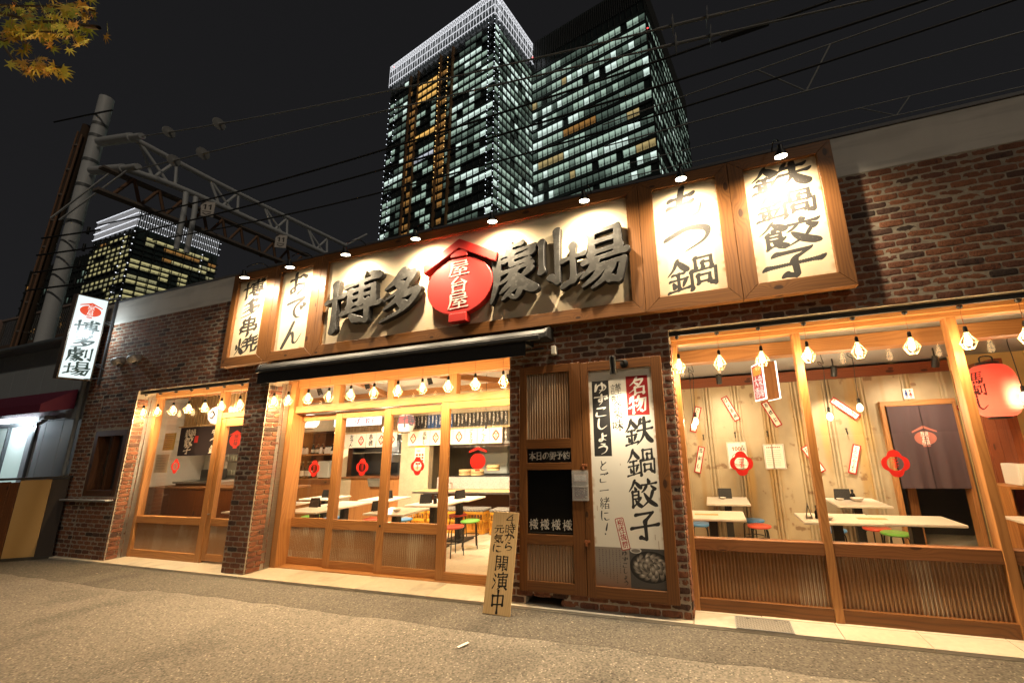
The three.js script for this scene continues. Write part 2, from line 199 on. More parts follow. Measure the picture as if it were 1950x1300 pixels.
// draws one character with a flat brush held at a slant into the box (x, y, w, h)
function brush(g, ch, x, y, w, h, weight = 1, slant = .1) {
  const S = strokesOf(ch), crowd = Math.max(.6, Math.min(1.15, 1.28 - S.length * .028)) * weight;
  for (const { kind, pts, thin } of S) {
    const P = kind === 'n' ? along(pts, 22) : curved(pts, 26), n = P.length - 1;
    for (let i = 0; i <= n; i++) {
      const t = i / n, [px, py] = P[i], q = P[Math.min(n, i + 1)], p = P[Math.max(0, i - 1)], a = Math.atan2(q[1] - p[1], q[0] - p[0]);
      let r = kind === 'n' ? 1 + .28 * Math.exp(-(((t) / .07) ** 2)) + .34 * Math.exp(-(((1 - t) / .08) ** 2)) - .16 * Math.sin(Math.PI * t)
        : kind === 't' ? 1.2 * Math.pow(1 - t, .55) * (.8 + .3 * Math.min(1, t * 6)) + .12 : kind === 'f' ? .35 + 1.25 * Math.sin(Math.PI * Math.min(1, t * .78)) * (t > .86 ? Math.pow((1.03 - t) / .17, .8) : 1) : .42 + .95 * Math.pow(t, .8);
      r *= 5.3 * crowd * thin * (.74 + .26 * Math.abs(Math.sin(a)));
      const u = px, v = py - slant * (px - 50);
      g.beginPath(); g.ellipse(x + u / 100 * w, y + v / 100 * h, r * 1.18 / 100 * w, r * .86 / 100 * h, -.75, 0, 7); g.fill();
    }
  }
}
function column(g, text, x, y, w, h, weight, slant) { [...text].forEach((c, i) => brush(g, c, x, y + i * h, w, h * .92, weight, slant)); }
// a character as a solid: the brush strokes' outline traced on a grid, then extruded
function solid(ch, w, h, depth, weight, slant, bevel = .006) {
  const N = 220, pad = 20, c = document.createElement('canvas'); c.width = c.height = N + 2 * pad; const g = c.getContext('2d'), S = N + 2 * pad;
  brush(g, ch, pad, pad, N, N, weight, slant);
  const a = g.getImageData(0, 0, S, S).data; let f = new Float32Array(S * S); for (let i = 0; i < S * S; i++) f[i] = a[i * 4 + 3] / 255;
  for (let k = 0; k < 2; k++) { const q = f.slice(); for (let y = 1; y < S - 1; y++) for (let x = 1; x < S - 1; x++) { let t = 0; for (let j = -1; j < 2; j++) for (let i = -1; i < 2; i++) t += f[(y + j) * S + x + i]; q[y * S + x] = t / 9; } f = q; }
  const next = new Map(), pos = new Map(), L = .5;
  const edge = (x, y, e) => {                                           // 0 top, 1 right, 2 bottom, 3 left of cell (x, y)
    const [x0, y0, x1, y1] = e === 0 ? [x, y, x + 1, y] : e === 1 ? [x + 1, y, x + 1, y + 1] : e === 2 ? [x, y + 1, x + 1, y + 1] : [x, y, x, y + 1], id = (y0 * S + x0) * 2 + (x0 === x1 ? 1 : 0);
    if (!pos.has(id)) { const p = f[y0 * S + x0], q = f[y1 * S + x1], t = (L - p) / (q - p); pos.set(id, [x0 + (x1 - x0) * t, y0 + (y1 - y0) * t]); } return id;
  };
  const CASES = { 1: [[3, 2]], 2: [[2, 1]], 3: [[3, 1]], 4: [[1, 0]], 5: [[3, 0], [1, 2]], 6: [[2, 0]], 7: [[3, 0]], 8: [[0, 3]], 9: [[0, 2]], 10: [[0, 1], [2, 3]], 11: [[0, 1]], 12: [[1, 3]], 13: [[1, 2]], 14: [[2, 3]] };
  for (let y = 0; y < S - 1; y++) for (let x = 0; x < S - 1; x++) {
    const k = (f[y * S + x] > L ? 8 : 0) | (f[y * S + x + 1] > L ? 4 : 0) | (f[(y + 1) * S + x + 1] > L ? 2 : 0) | (f[(y + 1) * S + x] > L ? 1 : 0);
    for (const [p, q] of CASES[k] ?? []) next.set(edge(x, y, p), edge(x, y, q));
  }
  const loops = [];
  while (next.size) { const s = next.keys().next().value, l = []; let k = s; do { l.push(pos.get(k)); const n = next.get(k); next.delete(k); k = n; } while (k !== undefined && k !== s); if (l.length > 14) loops.push(l.filter((_, i) => i % 2 === 0).map(([x, y]) => [((x - pad) / N - .5) * w, (.5 - (y - pad) / N) * h])); }
  const area = (l) => l.reduce((t, p, i) => { const q = l[(i + 1) % l.length]; return t + p[0] * q[1] - q[0] * p[1]; }, 0) / 2;
  const big = Math.sign(area(loops.reduce((m, l) => Math.abs(area(l)) > Math.abs(area(m)) ? l : m)));
  const inside = (p, l) => { let r = false; for (let i = 0, j = l.length - 1; i < l.length; j = i++) if ((l[i][1] > p[1]) !== (l[j][1] > p[1]) && p[0] < (l[j][0] - l[i][0]) * (p[1] - l[i][1]) / (l[j][1] - l[i][1]) + l[i][0]) r = !r; return r; };
  const outer = loops.filter((l) => Math.sign(area(l)) === big), holes = loops.filter((l) => Math.sign(area(l)) !== big && Math.abs(area(l)) > w * h * .0004);
  const shapes = outer.map((o) => { const s = new THREE.Shape(o.map((p) => new THREE.Vector2(...p))); for (const q of holes) if (inside(q[0], o)) s.holes.push(new THREE.Path(q.map((p) => new THREE.Vector2(...p)))); return s; });
  return new THREE.ExtrudeGeometry(shapes, { depth, bevelEnabled: bevel > 0, bevelSize: bevel, bevelThickness: bevel, bevelSegments: 1, bevelOffset: 0 });
}

// ---------------------------------------------------------------- ground
{
  const rd = mat([1, 1, 1], .82, { map: roadMap, bumpMap: roadBump, bumpScale: .007 });
  const g = flat(new THREE.PlaneGeometry(1400, 1400)); g.rotateX(-Math.PI / 2); g.translate(0, -.03, 0); boxUV(g, 'z', 0, 0); struct('road', [g], rd);
  const shape = [[-16, .075]]; const q = rng(91); for (let i = 0; i <= 80; i++) shape.push([-16 + i * .3, .075]);   // the newer strip of asphalt along the shop front
  for (let i = 80; i >= 0; i--) shape.push([-16 + i * .3, .62 + .05 * (q() - .5) + (i < 30 ? .12 : 0)]);
  const s = extr(shape.map(([x, z]) => [x, -z]), .0025); s.rotateX(-Math.PI / 2); s.translate(0, -.03, 0); boxUV(s, 'z', 1.3, .7);
  struct('road_repair_strip', [s], mat([.62, .61, .6], .9, { map: roadMap, bumpMap: roadBump, bumpScale: .006 }));
  const K = []; for (let i = 0; i < 130; i++) { const x = rr(-9, 3), z = rr(.2, 3.4), t = new THREE.CircleGeometry(rr(.003, .009), 5); t.rotateX(-1.57 + rr(-.3, .3)); t.scale(rr(.7, 2), 1, 1); t.rotateY(rr(0, 6)); t.translate(x, -.022, z); K.push(t); }
  const l = obj('road_litter', K, mat([.55, .46, .34], .9)); l.userData = { kind: 'stuff', label: 'tiny pale grit and scraps scattered over the asphalt', category: 'litter' };
}
// paving slabs between the shop front and the road
const paving = struct('paving', [bx(-11.2, 4.4, -.2, -.022, -.62, .07, 'x', 0)], mat([.32, .28, .22], .9));
{
  const pm = [[1, .97, .92], [.94, .93, .9], [1.02, .96, .88]].map((c) => mat(c, .55, { map: tileMap }));
  const put = (x0, x1, z0, z1, m) => obj('slab', [bx(x0 + .002, x1 - .002, -.03, rr(-.0012, .0012), z0 + .002, z1 - .002, 'x', .003)], m, paving);
  for (let i = 0, x = -.315; x < 4.2; i++, x += .6) { put(x, x + .6, -.21, .068, pm[i % 3]); if (i !== 0) put(x, x + .6, -.5, -.21, pm[(i + 1) % 3]); else put(x, x + .6, -.5, -.21, pm[1]); }
  for (let x = -2.24, i = 0; x < -.33; x += .64, i++) put(x, Math.min(x + .64, -.315), -.02, .068, pm[i % 3]);
  for (let x = -6.36, i = 0; x < -2.3; x += 1.03, i++) put(x, x + 1.03, -.6, .068, pm[(i + 2) % 3]);
  for (let x = -11.2, i = 0; x < -6.4; x += .69, i++) put(x, Math.min(x + .69, -6.36), -.55, .068, pm[i % 3]);
}
{                                                                        // drain cover let into the slabs
  const t = thing('drain_cover', 'chequered steel access cover let into the pale paving under the right window', 'drain cover', [.28, .001, -.063]);
  obj('frame', [bx(-.235, .235, 0, .004, -.13, -.122, 'x', 0), bx(-.235, .235, 0, .004, .122, .13, 'x', 0), bx(-.235, -.227, 0, .004, -.122, .122, 'x', 0), bx(.227, .235, 0, .004, -.122, .122, 'x', 0)], galv, t);
  const K = [bx(-.226, .226, 0, .002, -.121, .121, 'x', 0)]; for (let i = 0; i < 20; i++) for (let j = 0; j < 10; j++) { const s = new THREE.BoxGeometry(.016, .002, .005); s.rotateY((i + j) % 2 ? .78 : -.78); s.translate(-.215 + i * .0226, .003, -.11 + j * .0245); K.push(s); }
  obj('tread_plate', K, mat([.3, .28, .25], .55, { metalness: .3 }), t); obj('lifting_hole', [bx(-.14, -.11, .0022, .0035, -.105, -.095, 'x', 0), bx(.1, .13, .0022, .0035, -.105, -.095, 'x', 0)], black, t);
}
{
  const t = obj('paper_scrap', [bx(-.05, .05, 0, .002, -.016, .016, 'x', 0).rotateZ(.06)], mat([.8, .78, .74], .8)); t.position.set(-2.2, -.018, .9); t.rotation.y = 1.05; tag(t, 'small white paper scrap lying on the asphalt', 'litter');
}

// ---------------------------------------------------------------- the shop building: walls, bricks, windows, doors
const shop = thing('restaurant_building', 'low brick restaurant with grey parapet, amber wood windows and sliding doors', 'building');
{
  // mortar wall, its openings left free: left window, small window, entrance, poster bay, right window
  const W = (x0, x1, y0, y1, z0 = -.3, z1 = -.004) => bx(x0, x1, y0, y1, z0, z1, 'x', 0);
  const walls = [W(-11.3, -10.72, 0, 2.8), W(-10.72, -9.75, 0, 1.0), W(-10.72, -9.75, 2.13, 2.8), W(-9.75, -9.684, 0, 2.8), W(-6.83, -6.364, 0, 2.8), W(-2.24, -2.04, 0, 2.8), W(-2.04, -1.6, .1, 2.8), W(-1.6, -.329, 0, 2.8), W(-11.3, 4.4, 2.8, 4.2)];
  obj('wall', walls, mortar, shop);
  obj('parapet', [bx(-11.3, 4.4, 4.2, 4.66, -.25, 0, 'x', .01)], concrete, shop); obj('coping', [bx(-11.32, 4.42, 4.66, 4.7, -.28, .012, 'x', .006)], mat([.12, .12, .13], .6), shop);
  obj('roof', [bx(-11.3, 4.4, 4.2, 4.4, -8, -.25, 'x', 0)], mat([.1, .1, .1], .9), shop);
  obj('side_wall', [bx(-11.3, -11.2, 0, 4.2, -8, -.3, 'x', 0), bx(4.3, 4.4, 0, 4.2, -8, -.3, 'x', 0), bx(-11.2, 4.3, 0, 4.2, -8.1, -8, 'x', 0)], concrete, shop);
  obj('door_recess', [bx(-2.04, -1.6, -.02, .1, -.3, -.28, 'x', 0)], black, shop);
}
{
  // bricks one by one: rough fronts, rounded arrises; 300 that show largest are parts of their own
  const P = .07, Lm = .205, J = .012, vars = [];
  const make = (L, seed) => {                                           // a brick front of length L, standing 14 mm out of the wall
    const q = rng(seed), nx = L > .12 ? 6 : 4, ny = 3, h = P - J, g = [], N = [], rough = seed % 3 === 0 ? .009 : .0045;
    const pt = (i, j) => { const e = i === 0 || j === 0 || i === nx || j === ny, c = (i === 0 || i === nx) && (j === 0 || j === ny); return [(-.5 + i / nx) * L + (e ? (q() - .5) * .004 : 0) + (c ? -Math.sign(i - nx / 2) * .004 : 0), (-.5 + j / ny) * h + (e ? (q() - .5) * .004 : 0) + (c ? -Math.sign(j - 1.5) * .004 : 0), e ? .007 + q() * .003 : .013 + (q() - .55) * rough]; };
    const G = []; for (let j = 0; j <= ny; j++) { G.push([]); for (let i = 0; i <= nx; i++) G[j].push(pt(i, j)); }
    const tri = (a, b, c) => g.push(...a, ...b, ...c);
    for (let j = 0; j < ny; j++) for (let i = 0; i < nx; i++) { const a = G[j][i], b = G[j][i + 1], c = G[j + 1][i + 1], d = G[j + 1][i]; if ((i + j) % 2) { tri(a, b, c); tri(a, c, d); } else { tri(a, b, d); tri(b, c, d); } }
    const rim = []; for (let i = 0; i < nx; i++) rim.push(G[0][i]); for (let j = 0; j < ny; j++) rim.push(G[j][nx]); for (let i = nx; i > 0; i--) rim.push(G[ny][i]); for (let j = ny; j > 0; j--) rim.push(G[j][0]);
    rim.forEach((a, i) => { const b = rim[(i + 1) % rim.length], a0 = [a[0], a[1], -.012], b0 = [b[0], b[1], -.012]; tri(a0, b0, b); tri(a0, b, a); });
    let geo = new THREE.BufferGeometry(); geo.setAttribute('position', new THREE.Float32BufferAttribute(g, 3)); geo = toCreasedNormals(mergeVertices(geo), .75); return boxUV(geo, 'x', q() * 5, q() * 5);
  };
  for (let k = 0; k < 9; k++) vars.push(make(Lm - J, 500 + k)); const half = [make(Lm / 2 - J, 601), make(Lm / 2 - J, 602), make(Lm / 2 - J, 603)];
  const tones = [[.35, .135, .066], [.29, .11, .057], [.23, .09, .054], [.14, .068, .047], [.34, .14, .078], [.085, .052, .04]], odds = [.34, .62, .79, .88, .97, 1];
  const BM = tones.map((c) => mat(c, .88, { map: brickMap, bumpMap: brickBump, bumpScale: .004 }));
  const list = [], sgn = [-7.25, 1.36, 3.08, 4.5], bay = [-2.05, -.47, .17, 2.49];
  const fields = [[-11.3, -10.74, 0, 2.8], [-10.74, -9.73, 0, .96], [-10.74, -9.73, 2.15, 2.8], [-9.73, -9.68, 0, 2.8], [-6.83, -6.36, 0, 2.8], [-2.24, -.325, 0, 2.8], [-11.3, 4.4, 2.8, 4.2]];
  for (const [x0, x1, y0, y1] of fields) for (let j = 0; j < 60; j++) {
    const y = (j + .5) * P; if (y < y0 || y > y1 - .01) continue;
    for (let i = -60; i < 30; i++) {
      let a = i * Lm + (j % 2) * Lm / 2, b = a + Lm; a = Math.max(a, x0); b = Math.min(b, x1); if (b - a < .04) continue;
      const x = (a + b) / 2, cut = [[sgn, .1], [bay, .0]].some(([s]) => a > s[0] && b < s[1] && y > s[2] && y < s[3]); if (cut) continue;
      if (a > -2.04 - .05 && b < -1.55 && y < .1) continue;
      list.push({ p: [x, y, -.012 + .0], L: b - a - J, turn: 0 });
    }
  }
  for (const [x, d] of [[-9.68, .26], [-6.36, .3], [-.325, .26], [-11.3, 0]]) if (d) for (let j = 0; j < 38; j++) {   // returns of the piers, facing right
    const y = (j + .5) * P; for (const [a, b] of j % 2 ? [[0, d * .4], [d * .4, d]] : [[0, d * .72], [d * .72, d]]) list.push({ p: [x + .001, y, -.012 - (a + b) / 2], L: b - a - J, turn: Math.PI / 2 });
  }
  const eye = camera.position;
  for (const b of list) { const dx = b.p[0] - eye.x, dz = b.p[2] - eye.z, D = Math.hypot(dx, b.p[1] - eye.y, dz), face = (b.turn ? Math.abs(dx) : Math.abs(dz)) / D; b.see = (b.p[0] > 3.5 ? 0 : 1) * b.L * face / (D * D); const r = R(), big = R(); b.t = odds.findIndex((o) => r < o); b.v = Math.floor(big * 1000); b.s = [1 + (R() - .5) * .04, (R() - .5) * .014, (R() - .5) * .005]; }
  list.sort((a, b) => b.see - a.see);
  const rest = tones.map(() => []);
  list.forEach((b, i) => {
    const base = b.L > .13 ? vars[b.v % 9] : half[b.v % 3], bl = b.L > .13 ? Lm - J : Lm / 2 - J;
    if (i < 300) { const m = obj('brick', base, BM[b.t], shop); m.position.set(...b.p); m.position.z += b.turn ? 0 : b.s[2]; m.scale.set(b.L / bl, b.s[0], 1); m.rotation.set(0, b.turn, b.turn ? 0 : b.s[1]); }
    else { const g = base.clone(); g.scale(b.L / bl, b.s[0], 1); g.rotateZ(b.turn ? 0 : b.s[1]); g.rotateY(b.turn); g.translate(b.p[0], b.p[1], b.p[2] + (b.turn ? 0 : b.s[2])); rest[b.t].push(g); }
  });
  rest.forEach((l, k) => { if (l.length) obj('bricks', l, BM[k], shop).userData = { kind: 'stuff' }; });
}
const corrugated = (x0, x1, y0, y1, z, pitch = .032, amp = .0075) => {   // real waves, 8 steps to the ridge
  const n = Math.round((x1 - x0) / pitch) * 6, g = new THREE.PlaneGeometry(x1 - x0, y1 - y0, n, 1), p = g.attributes.position;
  for (let i = 0; i < p.count; i++) p.setZ(i, amp * Math.cos((p.getX(i) - (x0 - x1) / 2) / pitch * 2 * Math.PI)); g.computeVertexNormals(); g.translate((x0 + x1) / 2, (y0 + y1) / 2, z); return boxUV(flat(g), 'y');
};
const rust = mat([1, 1, 1], .55, { map: rustTex, metalness: .25 });
// red badge stuck on the glass: a lobed ring round a paper-lantern shape
const badgeShape = (() => { const o = [], h = []; for (let i = 0; i < 64; i++) { const a = i / 64 * 2 * Math.PI, r = 1 + .13 * Math.abs(Math.cos(2 * a)) ** 1.2 - .12 * Math.abs(Math.sin(2 * a)) ** 6; o.push([Math.cos(a) * r * .098, Math.sin(a) * r * .108]); h.push([Math.cos(a) * .066, Math.sin(a) * .064]); } return [o, h.reverse()]; })();
const badgeRed = mat([.78, .025, .02], .5), badge = (x, y, z) => {
  const g = [extr(badgeShape[0], .0015, 0, [badgeShape[1]]), extr([[-.03, .058], [.03, .058], [.03, .078], [-.03, .078]], .0016)];
  for (let k = 0; k < 3; k++) for (const [a, b, w] of [[-.024, .024, .006], [-.016, .016, .005]]) g.push(extr([[a, .036 - k * .03], [b, .036 - k * .03 + .004], [b, .036 - k * .03 + .004 + w], [a, .036 - k * .03 + w]].map(([px, py]) => [px, py - (w < .006 ? .013 : 0)]), .0014)); g.push(extr([[-.003, -.046], [.003, -.046], [.003, .044], [-.003, .044]], .0013));
  return g.map((q) => q.translate(x, y, z));
};
{
  // left window: fixed light with corrugated dado, and a door beside the pier
  const z = -.32, w = obj('window', [bx(-9.66, -9.59, 0, 2.69, z - .04, z + .06), bx(-7.92, -7.8, 0, 2.69, z - .04, z + .05), bx(-9.59, -7.92, 0, .118, z - .03, z + .05, 'x'), bx(-9.59, -7.92, .545, .655, z - .03, z + .055, 'x'), bx(-9.66, -6.84, 2.69, 2.8, z - .06, z + .08, 'x'), bx(-7.8, -6.84, 2.24, 2.33, z - .05, z + .045, 'x')], wood.amber, shop);
  obj('pane', [bx(-9.59, -7.92, .655, 2.69, z, z + .006, 'y', 0)], clear, w); obj('pane', [bx(-7.8, -6.84, 2.33, 2.69, z, z + .006, 'y', 0)], clear, w);
  obj('corrugated_panel', [corrugated(-9.59, -7.92, .118, .545, z + .01, .018, .004)], rust, w); obj('sticker', badge(-8.87, 1.47, z + .008), badgeRed, w);
  const d = obj('door', [bx(-7.79, -7.7, .03, 2.23, z - .035, z + .035), bx(-7.0, -6.9, .03, 2.23, z - .035, z + .035), bx(-7.7, -7.0, 2.1, 2.23, z - .03, z + .03, 'x'), bx(-7.7, -7.0, .03, .13, z - .03, z + .03, 'x'), bx(-7.7, -7.0, .545, .65, z - .03, z + .03, 'x')], wood.amber, shop);
  obj('pane', [bx(-7.7, -7.0, .65, 2.1, z, z + .006, 'y', 0)], clear, d); obj('corrugated_panel', [corrugated(-7.7, -7.0, .13, .545, z + .01, .018, .004)], rust, d); obj('handle', [lathe([[0, 0], [.011, 0], [.011, .02], [.006, .028], [0, .03]], 12).rotateX(Math.PI / 2).translate(-7.745, .72, z + .035)], steel, d);
  obj('track_channel', [bx(-9.68, -9.66, 0, 2.7, -.3, -.2), bx(-9.68, -9.665, 0, 2.7, -.19, -.15)], steel, shop);
  obj('soffit', [bx(-9.68, -6.83, 2.805, 2.83, -.4, -.01, 'x', 0)], wood.amber, shop);
}
{
  // entrance: jambs, lintel, transom lights, four sliding doors on three tracks
  const f = obj('entrance_frame', [bx(-6.36, -6.24, 0, 2.75, -.56, -.34), bx(-6.24, -2.24, 2.245, 2.352, -.54, -.37, 'x'), bx(-6.24, -2.24, 2.64, 2.8, -.54, -.38, 'x'), bx(-5.52, -5.38, 2.352, 2.64, -.5, -.4), bx(-4.46, -4.34, 2.352, 2.64, -.5, -.4), bx(-3.4, -3.27, 2.352, 2.64, -.5, -.4), bx(-6.24, -6.14, 2.352, 2.64, -.5, -.4), bx(-6.24, -2.24, -.01, .012, -.6, -.36, 'x')], wood.amber, shop);
  for (const [a, b] of [[-6.14, -5.52], [-5.38, -4.46], [-4.34, -3.4], [-3.27, -2.24]]) obj('pane', [bx(a, b, 2.352, 2.64, -.452, -.446, 'y', 0)], clear, f);
  obj('track_channel', [bx(-6.36, -6.34, 0, 2.7, -.33, -.26), bx(-6.36, -6.345, 0, 2.7, -.25, -.2)], steel, shop); obj('soffit', [bx(-6.36, -2.24, 2.805, 2.83, -.6, -.01, 'x', 0)], wood.amber, shop);
  const doors = [[-6.4, -5.36, -.53], [-5.48, -4.4, -.484], [-4.5, -3.38, -.438], [-3.48, -2.2, -.392]], hw = .021;
  doors.forEach(([a, b, z], i) => {
    const top = i === 0 ? 2.215 : i === 3 ? 2.243 : 2.22, s = .125, g = [bx(a, a + s, .014, top, z - hw, z + hw), bx(b - s, b, .014, top, z - hw, z + hw), bx(a + s, b - s, top - .095, top, z - hw * .9, z + hw * .9, 'x'), bx(a + s, b - s, .014, .115, z - hw * .9, z + hw * .9, 'x')];
    if (i < 3) g.push(bx(a + s, b - s, .535, .665, z - hw * .9, z + hw * .9, 'x'));
    const d = obj('sliding_door', g, wood.amber, shop);
    obj('pane', [bx(a + s, b - s, i < 3 ? .665 : .115, top - .095, z - .003, z + .003, 'y', 0)], clear, d);
    if (i < 3) obj('corrugated_panel', [corrugated(a + s, b - s, .115, .535, z + .004)], rust, d);
    if (i < 3) obj('sticker', badge([-5.9, -4.9, -3.88][i], [1.385, 1.395, 1.4][i], z + .0045), badgeRed, d);
    if (i === 2) obj('lock', [bx(a + .05, a + .075, .6, .63, z + hw, z + hw + .008, 'y', .003)], black, d);
  });
  const s = obj('sticker', [extr(Array.from({ length: 40 }, (_, i) => [Math.cos(i / 40 * 6.2832) * .115 - 2.9, Math.sin(i / 40 * 6.2832) * .1 + 1.45]), .0015).translate(0, 0, -.3875), extr([[-3.03, 1.56], [-2.9, 1.6], [-2.77, 1.56], [-2.77, 1.585], [-2.9, 1.635], [-3.03, 1.585]], .0015).translate(0, 0, -.3875), extr([[-2.935, 1.33], [-2.865, 1.33], [-2.865, 1.345], [-2.935, 1.345]], .0015).translate(0, 0, -.3875)], badgeRed, shop); s.userData = { label: 'red lantern shaped sticker on the clear door pane' };
}
{
  // right window: three lights over a knotty sill beam and a rusty corrugated dado
  const z = -.3, ms = [[-.325, -.265], [.9, .97], [2.2, 2.275], [3.5, 3.575]], g = [bx(-.325, 4.3, 2.68, 2.8, z - .06, z + .06, 'x'), bx(-.325, 4.3, 2.73, 2.8, z + .062, z + .11, 'x')];
  for (const [a, b] of ms) g.push(bx(a, b, 0, 2.68, z - .05, z + .06));
  const w = obj('window', g, wood.amber, shop);
  for (let i = 0; i < 3; i++) {
    const a = ms[i][1], b = ms[i + 1][0]; obj('pane', [bx(a, b, .665, 2.68, z, z + .006, 'y', 0)], clear, w); obj('corrugated_panel', [corrugated(a, b, .11, .55, z + .012, .0325, .009)], rust, w);
    obj('sill_beam', [bx(a, b, .55, .665, z - .04, z + .052, 'x', .008)], wood.sill, w); obj('kick_board', [bx(a, b, -.01, .112, z - .03, z + .05, 'x')], wood.brown, w);
  }
  obj('sticker', badge(.27, 1.385, z + .0085), badgeRed, w); obj('sticker', badge(1.595, 1.365, z + .0085), badgeRed, w);
  obj('soffit', [bx(-.325, 4.3, 2.805, 2.83, -.36, -.01, 'x', 0)], wood.amber, shop);
}
{
  // small casement on the left with a metal ledge below, and the ventilation hoods
  const z = -.06, w = obj('small_window', [bx(-10.72, -10.62, 1.0, 2.13, z - .1, z + .06), bx(-9.85, -9.75, 1.0, 2.13, z - .1, z + .06), bx(-10.62, -9.85, 2.03, 2.13, z - .1, z + .06, 'x'), bx(-10.62, -9.85, 1.0, 1.1, z - .1, z + .06, 'x'), bx(-10.27, -10.2, 1.1, 2.03, z - .06, z + .02)], wood.deep, shop);
  obj('pane', [bx(-10.62, -10.27, 1.1, 2.03, z - .03, z - .024, 'y', 0)], clear, w); obj('pane', [bx(-10.2, -9.85, 1.1, 2.03, z - .03, z - .024, 'y', 0)], clear, w);
  obj('window_back', [bx(-10.7, -9.77, 1.0, 2.13, -.32, -.29, 'y', 0)], black, shop); obj('ledge', [bx(-11.15, -9.75, .93, .955, .005, .1, 'x', .004)], galv, shop);
  for (const x of [-10.38, -9.89]) { const h = lathe([[.0, .1], [.05, .095], [.082, .07], [.095, .03], [.098, -.01], [.092, -.01], [.088, .03], [.05, .08]], 20); h.scale(1, 1.1, 1); obj('vent_hood', [at(h, x, 3.38, .045, 0, .75), at(lathe([[.09, 0], [.1, 0], [.1, .05], [.09, .05]], 20), x, 3.4, .0, 0, 1.57)], mat([.3, .27, .25], .5, { metalness: .4 }), shop); }
}
// ---------------------------------------------------------------- the signboards over the shop front
function ink(g, w, h, color, draw, wear = 900, ground = 'rgba(214,200,172,') {   // brush lettering with rubbed specks
  const c = document.createElement('canvas'); c.width = w; c.height = h; const k = c.getContext('2d'); k.fillStyle = color; draw(k); k.globalCompositeOperation = 'source-atop';
  for (let i = 0; i < wear; i++) { k.fillStyle = ground + rr(.04, .22) + ')'; k.beginPath(); k.ellipse(R() * w, R() * h, rr(1, 7), rr(1, 4), R() * 3, 0, 7); k.fill(); }
  g.drawImage(c, 0, 0);
}
function board(g, w, h) {
  g.fillStyle = '#dccbab'; g.fillRect(0, 0, w, h);
  for (let i = 0; i < 160; i++) { const x = R() * w, y = R() * h, r = rr(.02, .16) * w, q = g.createRadialGradient(x, y, 0, x, y, r), a = rr(.01, .05); q.addColorStop(0, R() < .5 ? `rgba(150,120,80,${a})` : `rgba(245,238,224,${a})`); q.addColorStop(1, 'rgba(150,120,80,0)'); g.fillStyle = q; g.fillRect(x - r, y - r, 2 * r, 2 * r); }
  for (let i = 0; i < 90; i++) { const e = Math.floor(R() * 4), t = R(), x = e === 0 ? 0 : e === 1 ? w : t * w, y = e === 2 ? 0 : e === 3 ? h : t * h, r = rr(6, 40), q = g.createRadialGradient(x, y, 0, x, y, r); q.addColorStop(0, `rgba(120,72,30,${rr(.08, .3)})`); q.addColorStop(1, 'rgba(120,72,30,0)'); g.fillStyle = q; g.fillRect(x - r, y - r, 2 * r, 2 * r); }
}
const signs = [
  ['博多串焼', -7.352, -6.357, -7.235, -6.565, 'narrow wood framed signboard with four brush characters, first from the left end', .74, .245, .0],
  ['おでん', -6.353, -5.391, -6.24, -5.56, 'wood framed signboard with three large kana, second from the left end', .6, .315, .02],
  ['', -5.387, -.533, -5.262, -.675, 'long main signboard with raised grey characters and red lantern emblem', 0, 0],
  ['もつ鍋', -.529, .448, -.37, .316, 'wood framed signboard with two kana over one kanji, right of the main sign', .74, .325, .01],
  ['鉄鍋餃子', .452, 1.442, .605, 1.3, 'wood framed signboard with four bold kanji at the right end of the row', .8, .25, -.01],
];
